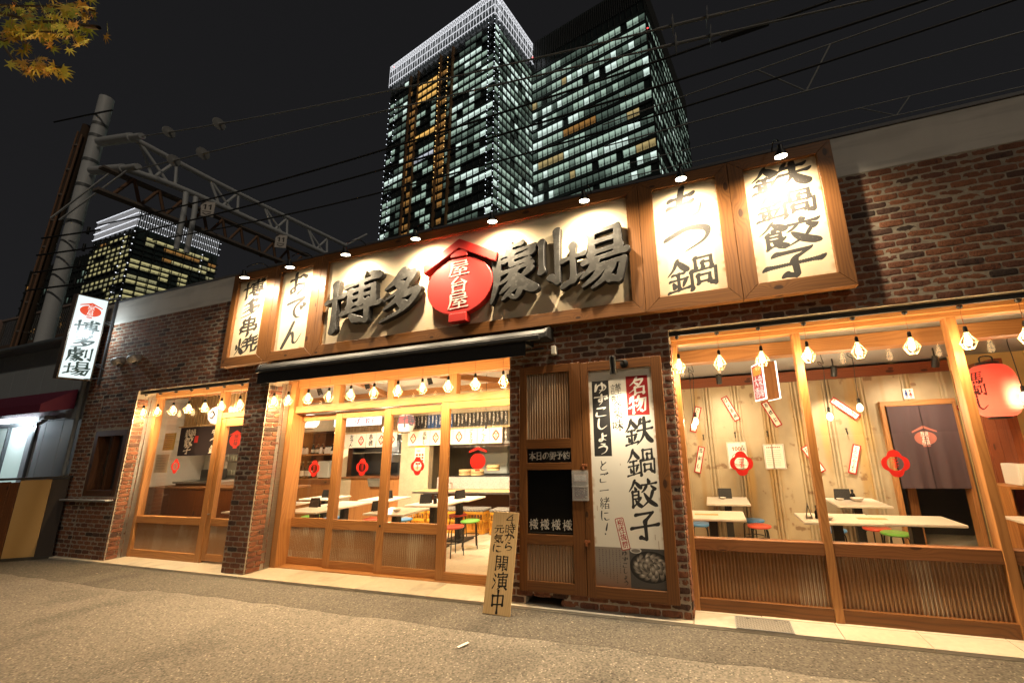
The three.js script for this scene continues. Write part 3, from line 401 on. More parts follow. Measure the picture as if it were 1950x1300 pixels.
for (const [text, x0, x1, a, b, label, cw, ch, top] of signs) {
  const y0 = 2.998, y1 = 4.575, c = 3.148, d = 4.447, z0 = .02, z1 = .12, t = thing('signboard', label, 'signboard', [(x0 + x1) / 2, y0, 0], 0, 'signboards along the shop front'), T = (g) => g.translate(-(x0 + x1) / 2, -y0, 0);
  const bev = (p, grain) => boxUV(T(extr(p, z1 - z0 - .004, .004).translate(0, 0, z0 + .004)), grain);
  obj('frame_board', [bev([[x0, y0], [x1, y0], [b, c], [a, c]], 'x')], wood.sign, t); obj('frame_board', [bev([[x0, y1], [a, d], [b, d], [x1, y1]], 'x')], wood.sign, t);
  obj('frame_board', [bev([[x0, y0], [a, c], [a, d], [x0, y1]], 'y')], wood.sign, t); obj('frame_board', [bev([[x1, y0], [x1, y1], [b, d], [b, c]], 'y')], wood.sign, t);
  obj('backing', [T(bx(x0 + .01, x1 - .01, y0 + .01, y1 - .01, .003, .02, 'y', 0))], mat([.05, .035, .025], .8), t);
  const W = text ? 512 : 2048, H = Math.round(W * (d - c) / (b - a)), tx = art(W, H, (g) => { board(g, W, H); if (text) ink(g, W, H, '#2b2826', (k) => { const s = ch * H; [...text].forEach((q, i) => brush(k, q, W * (.5 - cw / 2), H * (top + .012) + i * s, W * cw, s * .93, 1.14, .13)); }); });
  obj('board', [T(quad(a, b, c, d, .082))], printed(tx, .75), t);
  if (!text) {
    const side = mat([.018, .017, .017], .5), face = new THREE.MeshPhysicalMaterial({ roughness: 1, specularIntensity: .25, map: tex(256, 256, (u, v) => { const q = fbm(u, v, 6, 6, 301, 5), s = sst(.5, .8, fbm(u, v, 14, 14, 307, 3)), k = .034 + .05 * q + .03 * s; return [k * 1.03, k, k * .95]; }, .6, .6) });
    for (const [q, cx, cy, w, h, wt] of [['博', -4.65, 3.71, 1.0, .8, 1.0], ['多', -3.8, 3.69, .72, .68, 1.25], ['劇', -1.93, 3.75, .94, .79, 1.02], ['場', -1.08, 3.7, .78, .74, 1.1]]) { const m = obj('letter', solid(q, w, h, .066, wt, .13), [face, side], t); m.position.set(cx - (x0 + x1) / 2, cy - y0, .115); }
    const red = mat([.62, .028, .022], .5), Z = (g, z) => T(g).translate(0, 0, z), el = (rx, ry) => Array.from({ length: 72 }, (_, i) => [-2.875 + Math.cos(i / 36 * Math.PI) * rx, 3.66 + Math.sin(i / 36 * Math.PI) * ry]);
    obj('lantern_disc', [Z(extr(el(.487, .388), .085, .006), .1)], red, t);
    obj('lantern_roof', [Z(extr([[-3.43, 4.0], [-3.4, 3.89], [-2.87, 4.17], [-2.33, 3.885], [-2.3, 4.0], [-2.87, 4.3]], .115, .006), .1)], red, t);
    obj('lantern_cap', [Z(extr([[-3.0, 4.05], [-2.75, 4.05], [-2.75, 4.14], [-3.0, 4.14]], .1, .005), .105)], red, t); obj('lantern_cap', [Z(extr([[-3.0, 3.175], [-2.745, 3.175], [-2.745, 3.285], [-3.0, 3.285]], .1, .005), .1)], red, t);
    ['屋', '台', '屋'].forEach((q, i) => { const m = obj('letter', solid(q, .3, .215, .008, .8, .04, 0), mat([.8, .72, .64], .6), t); m.position.set(-2.875 - (x0 + x1) / 2, 3.895 - i * .222 - y0, .188); });
  }
}
// floodlights on arms from the top of the signboards
{
  const warm = new THREE.Color(1, .8, .53), xs = [-6.65, -5.68, -4.61, -3.42, -2.28, -1.1, -.034, .92];
  const where = ['over the first signboard from the left', 'over the three-kana signboard', 'over the left end of the main signboard', 'above the second raised character of the main sign', 'right of the red emblem roof', 'over the last raised character of the main sign', 'over the two-kana-one-kanji signboard', 'over the rightmost signboard'];
  const t = thing('sign_floodlight', 'black arm floodlight ' + where[0], 'floodlight', [xs[0], 4.575, .1], 0, 'floodlights along the top of the signboards');
  obj('arm', [tube([[0, -.02, -.04], [0, .06, -.02], [0, .07, .1], [0, -.04, .25], [0, -.08, .28]],   .007, 16, 6), bx(-.03, .03, -.05, .04, -.06, -.045)], black, t);
  const tilt = .22; obj('lamp_head', [at(lathe([[0, .06], [.02, .06], [.024, .05], [.027, .01], [.05, -.02], [.058, -.055], [.055, -.055], [.048, -.02], [0, -.015]], 20), 0, -.2, .3, 0, tilt)], black, t);
  const lens = obj('lens', [at(new THREE.CylinderGeometry(.056, .056, .006, 20), 0, -.257, .288, 0, tilt)], glow([1, .86, .62], 16, [.5, .5, .5]), t);
  const s = new THREE.SpotLight(warm, 10.5, 0, 1.0, 1, 2); s.position.set(0, -.272, .284); s.target.position.set(0, -1.2, -.2); s.castShadow = true; s.shadow.mapSize.set(1024, 1024); s.shadow.radius = 2; t.add(s, s.target);
  const spill = new THREE.SpotLight(warm, 10.5, 0, 1.42, .9, 2); spill.position.set(0, -.273, .286); spill.target = s.target; spill.castShadow = true; t.add(spill);   // the wide part of the beam
  for (let i = 1; i < 8; i++) { const c = copy(t, [xs[i], 4.575, .1], 0, 'black arm floodlight ' + where[i]); c.children.filter((o) => o.isSpotLight).forEach((l) => { l.target = c.children.find((o) => o.type === 'Object3D'); }); }
}
// folded awning over the entrance
{
  const t = thing('retractable_awning', 'black folded awning cassette over the entrance, below the main signboard', 'awning', [-3.98, 2.63, 0]), half = 2.315, cloth = mat([.012, .012, .013], .7), gloss = mat([.014, .014, .015], .5);
  const prof = [[.02, .33], [.13, .325], [.2, .3], [.235, .25], [.24, .2], [.24, .19], [.02, .19]].map(([z, y]) => [-z, y]);
  obj('cassette', [extr(prof, 2 * half - .04, .006).rotateY(Math.PI / 2).translate(-half + .02, 0, 0)], gloss, t);
  obj('front_bar', [bx(-half + .02, half - .06, .165, .225, .243, .285, 'x', .015)], gloss, t);
  obj('valance', [bx(-half + .05, half - .24, -.0, .175, .25, .256, 'x', 0)], cloth, t); obj('cloth', [bx(-half + .05, half - .24, .14, .188, .03, .24, 'x', 0)], cloth, t);
  for (const s of [-1, 1]) obj('end_cap', [extr(prof.map(([a, b]) => [a * 1.06, b * 1.03]), .02, .006).rotateY(Math.PI / 2).translate(s * half - .01, 0, 0)], gloss, t);
  obj('motor_box', [bx(half + .01, half + .06, .02, .12, .02, .1, 'y', .006)], mat([.6, .57, .5], .5), t);
  obj('folding_arm', [rod([half - .5, .06, .18], [half - .08, .1, .1], .014)], gloss, t);
}
// black rails that carry the caged bulbs, and the bulbs
{
  for (const [a, b, label] of [[-9.75, -6.84, 'black rail with hanging bulbs along the top of the left window'], [-6.36, -2.26, 'black rail behind the awning that carries the entrance bulbs'], [-.37, 4.3, 'long black rail with hanging bulbs along the top of the right window']])
    tag(obj('lamp_rail', [bx(a, b, 2.742, 2.79, -.076, -.036, 'x', .004)], black), label, 'rail');
  const t = thing('pendant_bulb', '', 'pendant lamp', [0, 2.735, -.056], 0, 'caged bulbs hanging in the windows and entrance');
  obj('ceiling_clip', [lathe([[0, 0], [.022, 0], [.024, -.012], [.012, -.028], [0, -.03]], 12)], black, t); obj('cord', [tube([[0, -.02, 0], [.003, -.1, 0], [0, -.2, 0]], .0022, 8, 4)], mat([.36, .12, .06], .7), t);
  obj('socket', [lathe([[0, -.19], [.012, -.192], [.016, -.21], [.016, -.245], [.011, -.25], [0, -.25]], 14)], blackMetal, t);
  const cg = [], ring = [[.017, -.247], [.026, -.275], [.064, -.338], [.034, -.397]]; for (let k = 0; k < 8; k++) { const c = Math.cos(k * Math.PI / 4), s = Math.sin(k * Math.PI / 4); for (let i = 0; i < 3; i++) cg.push(rod([ring[i][0] * c, ring[i][1], ring[i][0] * s], [ring[i + 1][0] * c, ring[i + 1][1], ring[i + 1][0] * s], .0027, 4)); }
  for (const i of [1, 2, 3]) cg.push(flat(new THREE.TorusGeometry(ring[i][0], .0024, 4, 16)).rotateX(Math.PI / 2).translate(0, ring[i][1], 0)); obj('cage', cg, mat([.55, .42, .24], .4, { metalness: .3 }), t);  // pale brass tone stands for bulb light on black wire
  obj('bulb', [lathe([[0, -.372], [.014, -.369], [.023, -.355], [.027, -.336], [.024, -.312], [.016, -.285], [.012, -.262], [.012, -.25]], 18)], glow([1, .68, .32], 8, [.5, .4, .25]), t);
  const l = new THREE.PointLight(new THREE.Color(1, .69, .34), 1.05, 0, 2); l.position.set(0, -.335, 0); l.castShadow = true; l.shadow.mapSize.set(256, 256); t.add(l);
  const dn = new THREE.SpotLight(new THREE.Color(1, .68, .33), 3.3, 0, 1.5, .5, 2); dn.position.set(0, -.345, 0); dn.target.position.set(0, -2, 0); dn.castShadow = true; t.add(dn, dn.target);   // the socket keeps the light from going up
  const nth = ['first', 'second', 'third', 'fourth', 'fifth', 'sixth', 'seventh', 'eighth', 'ninth', 'tenth', 'eleventh']; let first = true;
  const row = (xs, where) => xs.forEach((x, i) => { const label = `caged glowing bulb, ${nth[i]} from the left ${where}`; if (first) { t.position.x = x; t.userData.label = label; first = false; } else { const c = copy(t, [x, 2.735, -.056], i * .4, label); c.children.find((o) => o.isSpotLight).target = c.children.find((o) => o.type === 'Object3D'); } });
  row([-9.55, -9.15, -8.72, -8.31, -7.9, -7.49, -7.06], 'across the left window'); row([-6.3, -6.0, -5.595, -5.19, -4.78, -4.365, -3.957, -3.558, -3.153, -2.752, -2.355], 'in the entrance'); row([-.247, .163, .566, .98, 1.4, 1.816, 2.228, 2.637], 'across the right window');
}
// ---------------------------------------------------------------- reservation board and poster bay on the pier
{
  const t = thing('reservation_board', 'tall brown framed board with corrugated panels and black slate for bookings', 'notice board', [-1.71, .138, 0]), T = (g) => g.translate(1.71, -.138, 0), B = (a, b, c, d, gr) => T(bx(a, b, c, d, .003, .05, gr));
  obj('frame', [B(-2.087, -1.995, .138, 2.535), B(-1.465, -1.332, .138, 2.535), B(-1.995, -1.465, 2.445, 2.535, 'x'), B(-1.995, -1.465, 1.594, 1.7, 'x'), B(-1.995, -1.465, 1.366, 1.44, 'x'), B(-1.995, -1.465, .6, .7, 'x'), B(-1.995, -1.465, .138, .242, 'x')], wood.brown, t);
  obj('corrugated_panel', [T(corrugated(-1.995, -1.465, 1.7, 2.445, .022, .031, .008))], rust, t); obj('corrugated_panel', [T(corrugated(-1.995, -1.465, .242, .6, .022, .031, .008))], rust, t);
  const strip = art(640, 190, (g, w, h) => { g.fillStyle = '#0b0a0a'; g.fillRect(0, 0, w, h); g.fillStyle = '#cfc8bc'; [...'本日の御予約'].forEach((c, i) => brush(g, c, 22 + i * 100, 40, 98, 112, 1.05, .05)); });
  obj('title_plate', [T(quad(-1.993, -1.467, 1.442, 1.592, .03))], printed(strip, .35), t);
  const slate = art(640, 790, (g, w, h) => { g.fillStyle = '#070707'; g.fillRect(0, 0, w, h); g.fillStyle = '#1a1918'; for (let i = 1; i < 4; i++) g.fillRect(i * 162 - 2, 0, 3, h); g.fillStyle = '#c8c2b8'; for (let i = 0; i < 4; i++) brush(g, '様', 22 + i * 158, 612, 122, 128, 1.08, .05); g.fillStyle = '#55524e'; g.fillRect(8, h - 22, w - 16, 4); });
  obj('slate', [T(quad(-1.993, -1.467, .702, 1.364, .03))], printed(slate, .16), t);
}
{
  const t = thing('gyoza_poster_board', 'large framed white poster with black brush writing, red stamp and dumpling photo', 'poster board', [-.88, .13, 0]), T = (g) => g.translate(.88, -.13, 0), B = (a, b, c, d, gr) => T(bx(a, b, c, d, .003, .052, gr));
  obj('frame', [B(-1.326, -1.24, .13, 2.525), B(-.538, -.426, .13, 2.525), B(-1.24, -.538, 2.42, 2.525, 'x'), B(-1.24, -.538, .13, .24, 'x')], wood.brown, t);
  const x0 = -1.24, x1 = -.538, y0 = .24, y1 = 2.42, k = 900, W = Math.round((x1 - x0) * k), H = Math.round((y1 - y0) * k), X = (x) => (x - x0) * k, Y = (y) => (y1 - y) * k;
  const poster = art(W, H, (g) => {
    g.fillStyle = '#e9e2d3'; g.fillRect(0, 0, W, H);
    for (let i = 0; i < 60; i++) { const e = R() < .5 ? 0 : W, y = R() * H, r = rr(6, 34), q = g.createRadialGradient(e, y, 0, e, y, r); q.addColorStop(0, `rgba(120,76,34,${rr(.1, .35)})`); q.addColorStop(1, 'rgba(120,76,34,0)'); g.fillStyle = q; g.fillRect(e - r, y - r, 2 * r, 2 * r); }
    const Bx = (a, b, c, d, col) => { g.fillStyle = col; g.fillRect(X(a), Y(d), (b - a) * k, (d - c) * k); };
    Bx(-1.203, -1.012, 1.497, 2.306, '#2a2827'); g.fillStyle = '#ece6da'; column(g, 'ゆずこしょう', X(-1.185), Y(2.285), .155 * k, .13 * k, 1.05, .04);
    Bx(-.818, -.585, 1.91, 2.33, '#a81e1c'); g.fillStyle = '#f3ece0'; brush(g, '名', X(-.795), Y(2.315), .19 * k, .185 * k, 1.1); brush(g, '物', X(-.8), Y(2.12), .19 * k, .185 * k, 1.1);
    ink(g, W, H, '#262423', (q) => { column(q, '謹製薬味', X(-.99), Y(2.26), .115 * k, .128 * k, .8, .05); column(q, '鉄鍋餃子', X(-.855), Y(1.885), .285 * k, .31 * k, 1.08, .13); const c3 = 'とご一緒に!'; [...c3].forEach((c, i) => brush(q, c, X(-1.165), Y(1.46 - i * .125), .1 * k, .115 * k, .78, .04)); }, 1500, 'rgba(233,226,211,');
    Bx(-1.24, -.885, .24, .605, '#8f8378'); Bx(-.885, -.538, .24, .605, '#4a4744'); { const q = g.createLinearGradient(0, Y(.45), 0, Y(.24)); q.addColorStop(0, 'rgba(120,70,40,0)'); q.addColorStop(1, 'rgba(120,66,36,.5)'); g.fillStyle = q; g.fillRect(0, Y(.45), .355 * k, .21 * k); }
    g.fillStyle = '#22201f'; column(g, 'ゆずこしょう', X(-.962), Y(.575), .058 * k, .053 * k, .8, .04);
    for (let c = 0; c < 7; c++) for (let i = 0; i < 12 + (c * 5) % 6; i++) { g.fillStyle = 'rgba(30,27,25,.75)'; brush(g, 'のにかしこまらうとおも'[(c * 7 + i * 3) % 11], X(-.99 - c * .035), Y(.585 - i * .0185), 11, 12, .7, 0); }
    { g.save(); g.beginPath(); g.rect(X(-.885), Y(.605), .347 * k, .365 * k); g.clip(); g.fillStyle = '#cfc9bf'; g.beginPath(); g.ellipse(X(-.82), Y(.585), 52, 24, 0, 0, 7); g.fill(); g.fillStyle = '#7c756c'; g.beginPath(); g.ellipse(X(-.82), Y(.582), 40, 15, 0, 0, 7); g.fill();
      const cx = X(-.68), cy = Y(.44); g.fillStyle = '#1b1a19'; g.beginPath(); g.ellipse(cx, cy, 186, 128, 0, 0, 7); g.fill(); g.fillStyle = '#2c2a28'; g.beginPath(); g.ellipse(cx, cy - 4, 170, 112, 0, 0, 7); g.fill();
      for (let ringN = 0; ringN < 3; ringN++) for (let i = 0, m = [17, 11, 5][ringN]; i < m; i++) { const a = i / m * 6.283 + ringN + rr(-.1, .1), rx = [124, 78, 34][ringN] + rr(-8, 8), ry = [82, 52, 22][ringN] + rr(-5, 5), px = cx + Math.cos(a) * rx, py = cy + Math.sin(a) * ry; const q = g.createRadialGradient(px - 6, py - 8, 2, px, py, 40); q.addColorStop(0, ['#cfc7ba', '#b4ab9e', '#958c80'][i % 3]); q.addColorStop(.5, '#7d746a'); q.addColorStop(1, '#3c3732'); g.fillStyle = q; g.beginPath(); g.ellipse(px, py, 44, 19, a + .75, 0, 7); g.fill(); g.strokeStyle = 'rgba(60,54,48,.6)'; g.lineWidth = 2; g.beginPath(); g.ellipse(px, py, 44, 19, a + .75, .2, 2.6); g.stroke(); }
      g.restore(); }
    g.save(); g.translate(X(-.944), Y(.735)); g.rotate(-.2); g.fillStyle = '#e9e2d3'; g.fillRect(-36, -132, 72, 264); g.strokeStyle = '#a8201c'; g.lineWidth = 7; g.beginPath(); g.roundRect(-38, -134, 76, 268, 12); g.stroke(); g.fillStyle = '#a8201c'; column(g, '相性抜群', -28, -126, 56, 63, .95, .03); g.restore();
    g.fillStyle = 'rgba(110,60,20,.6)'; for (const [x, y, h] of [[-.62, .74, .05], [-.93, 1.42, .02], [-.59, .68, .09], [-1.2, 1.0, .05]]) g.fillRect(X(x), Y(y), 4, h * k);
  });
  obj('poster', [T(quad(x0, x1, y0, y1, .03))], printed(poster, .6), t);
  obj('hasp', [T(bx(-1.345, -1.285, 1.395, 1.42, .052, .064, 'x', .004)), T(bx(-1.335, -1.315, 1.36, 1.395, .054, .07))], mat([.42, .15, .06], .45, { metalness: .6 }), t); obj('hasp', [T(bx(-1.34, -1.28, .64, .665, .052, .064, 'x', .004)), T(bx(-1.33, -1.31, .605, .64, .054, .07))], mat([.42, .15, .06], .45, { metalness: .6 }), t);
}
{
  const t = thing('card_holder', 'clear plastic card holder with a white and a reddish card, between the two boards', 'card holder', [-1.365, 1.05, .052]);
  obj('pocket', [bx(-.09, .09, 0, .3, .014, .017, 'y', .001), bx(-.09, .09, .0, .006, 0, .016, 'x', 0), bx(-.095, .095, .14, .15, .017, .021, 'x', .001)], new THREE.MeshPhysicalMaterial({ color: new THREE.Color(.95, .95, .95), transmission: .85, roughness: .12, thickness: 0 }), t); obj('back_plate', [bx(-.09, .09, 0, .31, 0, .003, 'y', 0)], mat([.32, .25, .18], .5), t);
  const card = art(256, 128, (g, w, h) => { g.fillStyle = '#e8e4dc'; g.fillRect(0, 0, w, h); g.strokeStyle = '#b03028'; g.lineWidth = 5; g.strokeRect(8, 8, w - 16, h - 16); g.fillStyle = '#333'; [...'ごのにおかとり'].forEach((c, i) => brush(g, c, 24 + i * 30, 28, 26, 28, .8, 0)); [...'ください'].forEach((c, i) => brush(g, c, 74 + i * 30, 70, 26, 28, .8, 0)); });
  obj('card', [quad(-.07, .07, .195, .265, .008)], printed(card, .5), t); obj('card', [quad(-.07, .07, .02, .13, .008)], printed(art(128, 100, (g, w, h) => { g.fillStyle = '#5a2a22'; g.fillRect(0, 0, w, h); for (let i = 0; i < 70; i++) { g.fillStyle = ['#8c3a2c', '#a89078', '#3a1c18', '#c8b8a0'][i % 4]; g.fillRect(R() * w, R() * h, rr(3, 16), rr(2, 9)); } }), .4), t);
}
{
  const t = thing('poster_lamp', 'small black spotlight on a bracket above the white poster', 'spotlight', [-.82, 2.47, .052]);
  obj('bracket', [lathe([[0, 0], [.045, 0], [.045, .015], [0, .018]], 18).rotateX(Math.PI / 2), tube([[0, 0, .01], [0, .02, .06], [-.06, .0, .23]], .011, 12, 6)], black, t);
  obj('lamp_head', [at(lathe([[0, .1], [.03, .1], [.034, .09], [.034, -.06], [.042, -.075], [.042, -.085], [.03, -.08], [0, -.07]], 20), -.07, -.06, .25, 0, .12)], black, t); obj('lens', [at(new THREE.CylinderGeometry(.029, .029, .004, 18), -.07, -.136, .241, 0, .12)], glow([1, .9, .72], 8, [.5, .5, .5]), t);
  const s = new THREE.SpotLight(new THREE.Color(1, .84, .6), 6, 0, .95, 1, 2); s.position.set(-.07, -.16, .25); s.target.position.set(-.07, -1.6, -.02); s.castShadow = true; t.add(s, s.target);
}
{                                                                        // plank leaning at the entrance
  const t = thing('opening_plank', 'pale wood plank with black brush writing leaning beside the entrance', 'sign plank', [-2.236, -.024, .272]); t.rotation.set(-.155, 0, -.03);
  obj('plank', [bx(-.155, .155, 0, .965, -.008, .008, 'y', .003)], wood.pale, t);
  const c = document.createElement('canvas'); c.width = 384; c.height = 1190; const g = c.getContext('2d'); g.fillStyle = '#14110f';
  [...'4時から'].forEach((q, i) => brush(g, q, 205, 16 + i * 112, 150, i === 1 ? 125 : 108, .9, .06)); [...'元気に'].forEach((q, i) => brush(g, q, 40, 150 + i * 118, 150, 112, .85, .05)); brush(g, '開', 105, 525, 195, 175, .95, .02); brush(g, '演', 95, 715, 215, 205, .95, .06); brush(g, '中', 95, 925, 200, 255, .95, .06);
  const al = new THREE.CanvasTexture(c); al.colorSpace = THREE.SRGBColorSpace; obj('lettering', [quad(-.152, .152, .008, .957, .0088)], mat([1, 1, 1], .5, { map: al, alphaTest: .5, transparent: true }), t);
}
// ---------------------------------------------------------------- lit box sign standing out from the wall
{
  const t = thing('lightbox_sign', 'white lit vertical box sign with red lantern emblem and four green-black characters', 'lightbox sign', [-11.08, 3.1, .315]), w = .39, h = 1.56;
  obj('housing', [bx(-.075, .06, -.02, h + .02, -w / 2 - .02, -w / 2, 'y', .003), bx(-.075, .06, -.02, h + .02, w / 2, w / 2 + .02, 'y', .003), bx(-.075, .06, -.02, 0, -w / 2, w / 2, 'z', 0), bx(-.075, .06, h, h + .02, -w / 2, w / 2, 'z', 0), bx(-.075, -.06, 0, h, -w / 2, w / 2, 'y', 0)], mat([.16, .13, .11], .5, { metalness: .3 }), t);
  const W = 256, H = 1024, tx = art(W, H, (g) => {
    g.fillStyle = '#eef6f6'; g.fillRect(0, 0, W, H); g.fillStyle = '#e2441c'; g.beginPath(); g.moveTo(30, 112); g.lineTo(128, 66); g.lineTo(226, 112); g.lineTo(226, 124); g.lineTo(128, 88); g.lineTo(30, 124); g.fill(); g.fillRect(104, 92, 48, 14); g.beginPath(); g.ellipse(128, 176, 92, 68, 0, 0, 7); g.fill(); g.fillRect(104, 252, 48, 14);
    g.fillStyle = '#fdf4ee'; ['屋', '台', '屋'].forEach((c, i) => brush(g, c, 98, 112 + i * 42, 60, 44, .8, 0)); g.fillStyle = '#17302c'; ['博', '多', '劇', '場'].forEach((c, i) => brush(g, c, 24, 298 + i * 174, 208, 174, 1.1, .1));
  });
  const face = obj('face', [quad(-w / 2, w / 2, 0, h, 0).rotateY(Math.PI / 2).translate(.058, 0, 0)], mat([.05, .05, .05], .4, { emissiveMap: tx, emissive: new THREE.Color().setRGB(.93, 1, 1), emissiveIntensity: 1.15 }), t);
  const l = new THREE.PointLight(new THREE.Color(.8, .95, 1), 1.1, 0, 2); l.position.set(.16, h * .55, 0); l.castShadow = true; t.add(l);
  obj('stay', [rod([0, h + .01, -.1], [.7, h + .02, -.3], .008, 6), rod([0, .0, -.1], [.6, .0, -.3], .008, 6), rod([.02, .3, -w / 2], [.1, .3, -.31], .01, 6), rod([.02, 1.15, -w / 2], [.1, 1.15, -.31], .01, 6), rod([.03, 1.15, -w / 2], [.16, 1.05, -.31], .006, 6), rod([.03, .3, -w / 2], [.16, .2, -.31], .006, 6), bx(.1, .14, -.1, h + .1, -.31, -.28, 'y', .002)], mat([.05, .05, .055], .5), t);
}
// ---------------------------------------------------------------- the neighbours on the left
{
  const t = thing('panelled_building', 'grey panelled low building left of the restaurant with maroon awning', 'building', [-14, 0, 0]), grey = mat([.33, .36, .38], .75), A = (g) => g.translate(14, 0, 0);
  obj('wall', [A(bx(-22, -11.33, 0, 4.0, -6, -.05, 'y', 0))], mat([.2, .21, .22], .9), t);
  for (let i = 0, x = -11.36; i < 16; i++, x -= .62) for (const [a, b] of [[.02, 2.4], [2.412, 3.95]]) if (!(b < 3 && x < -12.9 && x > -14.7)) obj('cladding_panel', [A(bx(x - .612, x, a, b, -.05, -.03, 'y', .004))], grey, t); else { obj('cladding_panel', [A(bx(x - .612, x, .02, .95, -.05, -.03, 'y', .004))], grey, t); }
  obj('wall_fixture', [A(bx(-12.5, -12.3, 2.42, 2.5, -.03, .12, 'x', .015)), A(rod([-12.4, 2.42, .06], [-12.34, 2.34, .14], .03, 10))], mat([.3, .32, .34], .5), t); obj('downpipe', [A(rod([-11.42, 0, .02], [-11.42, 3.9, .02], .032, 10))], mat([.24, .26, .28], .5), t);
  obj('eave', [A(bx(-22, -11.34, 3.95, 4.02, -.2, .22, 'x', .01)), A(tube([[-22, 3.93, .26], [-16, 3.95, .26], [-11.36, 3.97, .26]], .05, 10, 8))], mat([.13, .15, .17], .5), t);
  const rf = []; for (let i = 0; i < 26; i++) rf.push(A(bx(-22 + i * .41, -21.8 + i * .41, 4.02, 4.09, -3, .1, 'z', .02))); obj('roof', [A(bx(-22, -11.36, 4.0, 4.03, -6, .1, 'x', 0)), ...rf], mat([.08, .085, .09], .5, { metalness: .4 }), t);
  const maroon = mat([.16, .018, .05], .7); obj('awning', [extr([[0, 2.98], [.42, 2.66], [.42, 2.5], [0, 2.6]].map(([z, y]) => [-z, y]), 6, .004).rotateY(Math.PI / 2).translate(-18 + 14 + .35, 0, 0)], maroon, t);
  obj('lamp_box', [A(bx(-14.4, -12.95, 2.42, 2.5, .0, .12, 'x', .01))], glow([.86, .97, 1], 5, [.8, .8, .8]), t);
  const l = new THREE.PointLight(new THREE.Color(.78, .93, 1), 2.6, 0, 2); l.position.set(.5, 2.34, .22); l.castShadow = true; t.add(l);
  const w = obj('window', [A(bx(-14.9, -12.9, 2.33, 2.39, -.05, .0, 'x')), A(bx(-12.94, -12.88, .95, 2.33, -.05, .0)), A(bx(-13.97, -13.92, .95, 2.33, -.05, .01)), A(bx(-14.9, -12.9, .93, .97, -.05, .02, 'x'))], mat([.06, .065, .07], .4), t);
  obj('pane', [A(bx(-13.92, -12.94, .97, 2.33, -.04, -.035, 'y', 0))], glow([.6, .86, .8], .42, [.5, .55, .53]), w); obj('pane', [A(bx(-14.9, -13.97, .97, 2.33, -.045, -.04, 'y', 0))], glow([.55, .8, .74], .2, [.5, .55, .53]), w);
}
{                                                                        // low screen of boards in front of it
  const t = thing('board_screen', 'low screen with a tan sheet and dark upright planks beside the brick corner', 'screen', [-11.13, -.03, .03]); t.rotation.y = .52;
  const tan = mat([.42, .27, .11], .7); obj('tan_sheet', [bx(-.7, -.25, .05, 1.34, 0, .02, 'y', .003)], tan, t); obj('dark_sheet', [bx(-.245, -.0, .03, 1.34, 0, .02, 'y', .003)], mat([.045, .035, .03], .8), t);
  for (let i = 0; i < 12; i++) obj('plank', [bx(-.835 - i * .13, -.715 - i * .13, .04, 1.3 + .03 * R(), 0, .022, 'y', .003)], wood.deep, t); obj('top_rail', [bx(-2.4, .02, 1.345, 1.385, -.02, .04, 'x', .005)], mat([.04, .035, .03], .6), t); obj('bottom_rail', [bx(-2.4, .02, 0, .045, -.02, .03, 'x', .004)], mat([.04, .035, .03], .8), t);
  obj('latch', [bx(-.12, -.1, 1.385, 1.42, 0, .02), bx(-.06, -.04, 1.385, 1.42, 0, .02)], steel, t);
}
{
  const t = thing('viaduct_parapet', 'pinkish concrete railway parapet with chain-link fence above the grey building', 'wall', [-27, 0, -4]), K = [];
  obj('wall', [bx(-14, 2.6, 0, 6.7, -.5, 0, 'x', .02)], mat([.3, .21, .17], .9, { map: concreteMap }), t);
  for (let i = 0; i < 8; i++) obj('post', [bx(-13 + i * 2.2, -12.75 + i * 2.2, 6.7, 8.1, -.3, -.1, 'y', .02)], mat([.33, .22, .18], .8), t); obj('top_rail', [bx(-14, 2.6, 8.0, 8.1, -.25, -.15, 'x', .01)], mat([.3, .23, .2], .8), t);
  for (let i = 0; i < 130; i++) { const x = -14 + i * .15; for (const s of [-1, 1]) { const a = Math.max(-14, Math.min(2.6, s > 0 ? x : x + 1.3)), b = Math.max(-14, Math.min(2.6, s > 0 ? x + 1.3 : x)); if (Math.abs(a - b) > .3) K.push(rod([a, 6.72, -.2], [b, 8.0, -.2], .011, 3)); } } obj('chain_link', K, mat([.2, .19, .18], .6, { metalness: .4 }), t).userData = { kind: 'stuff' };
}
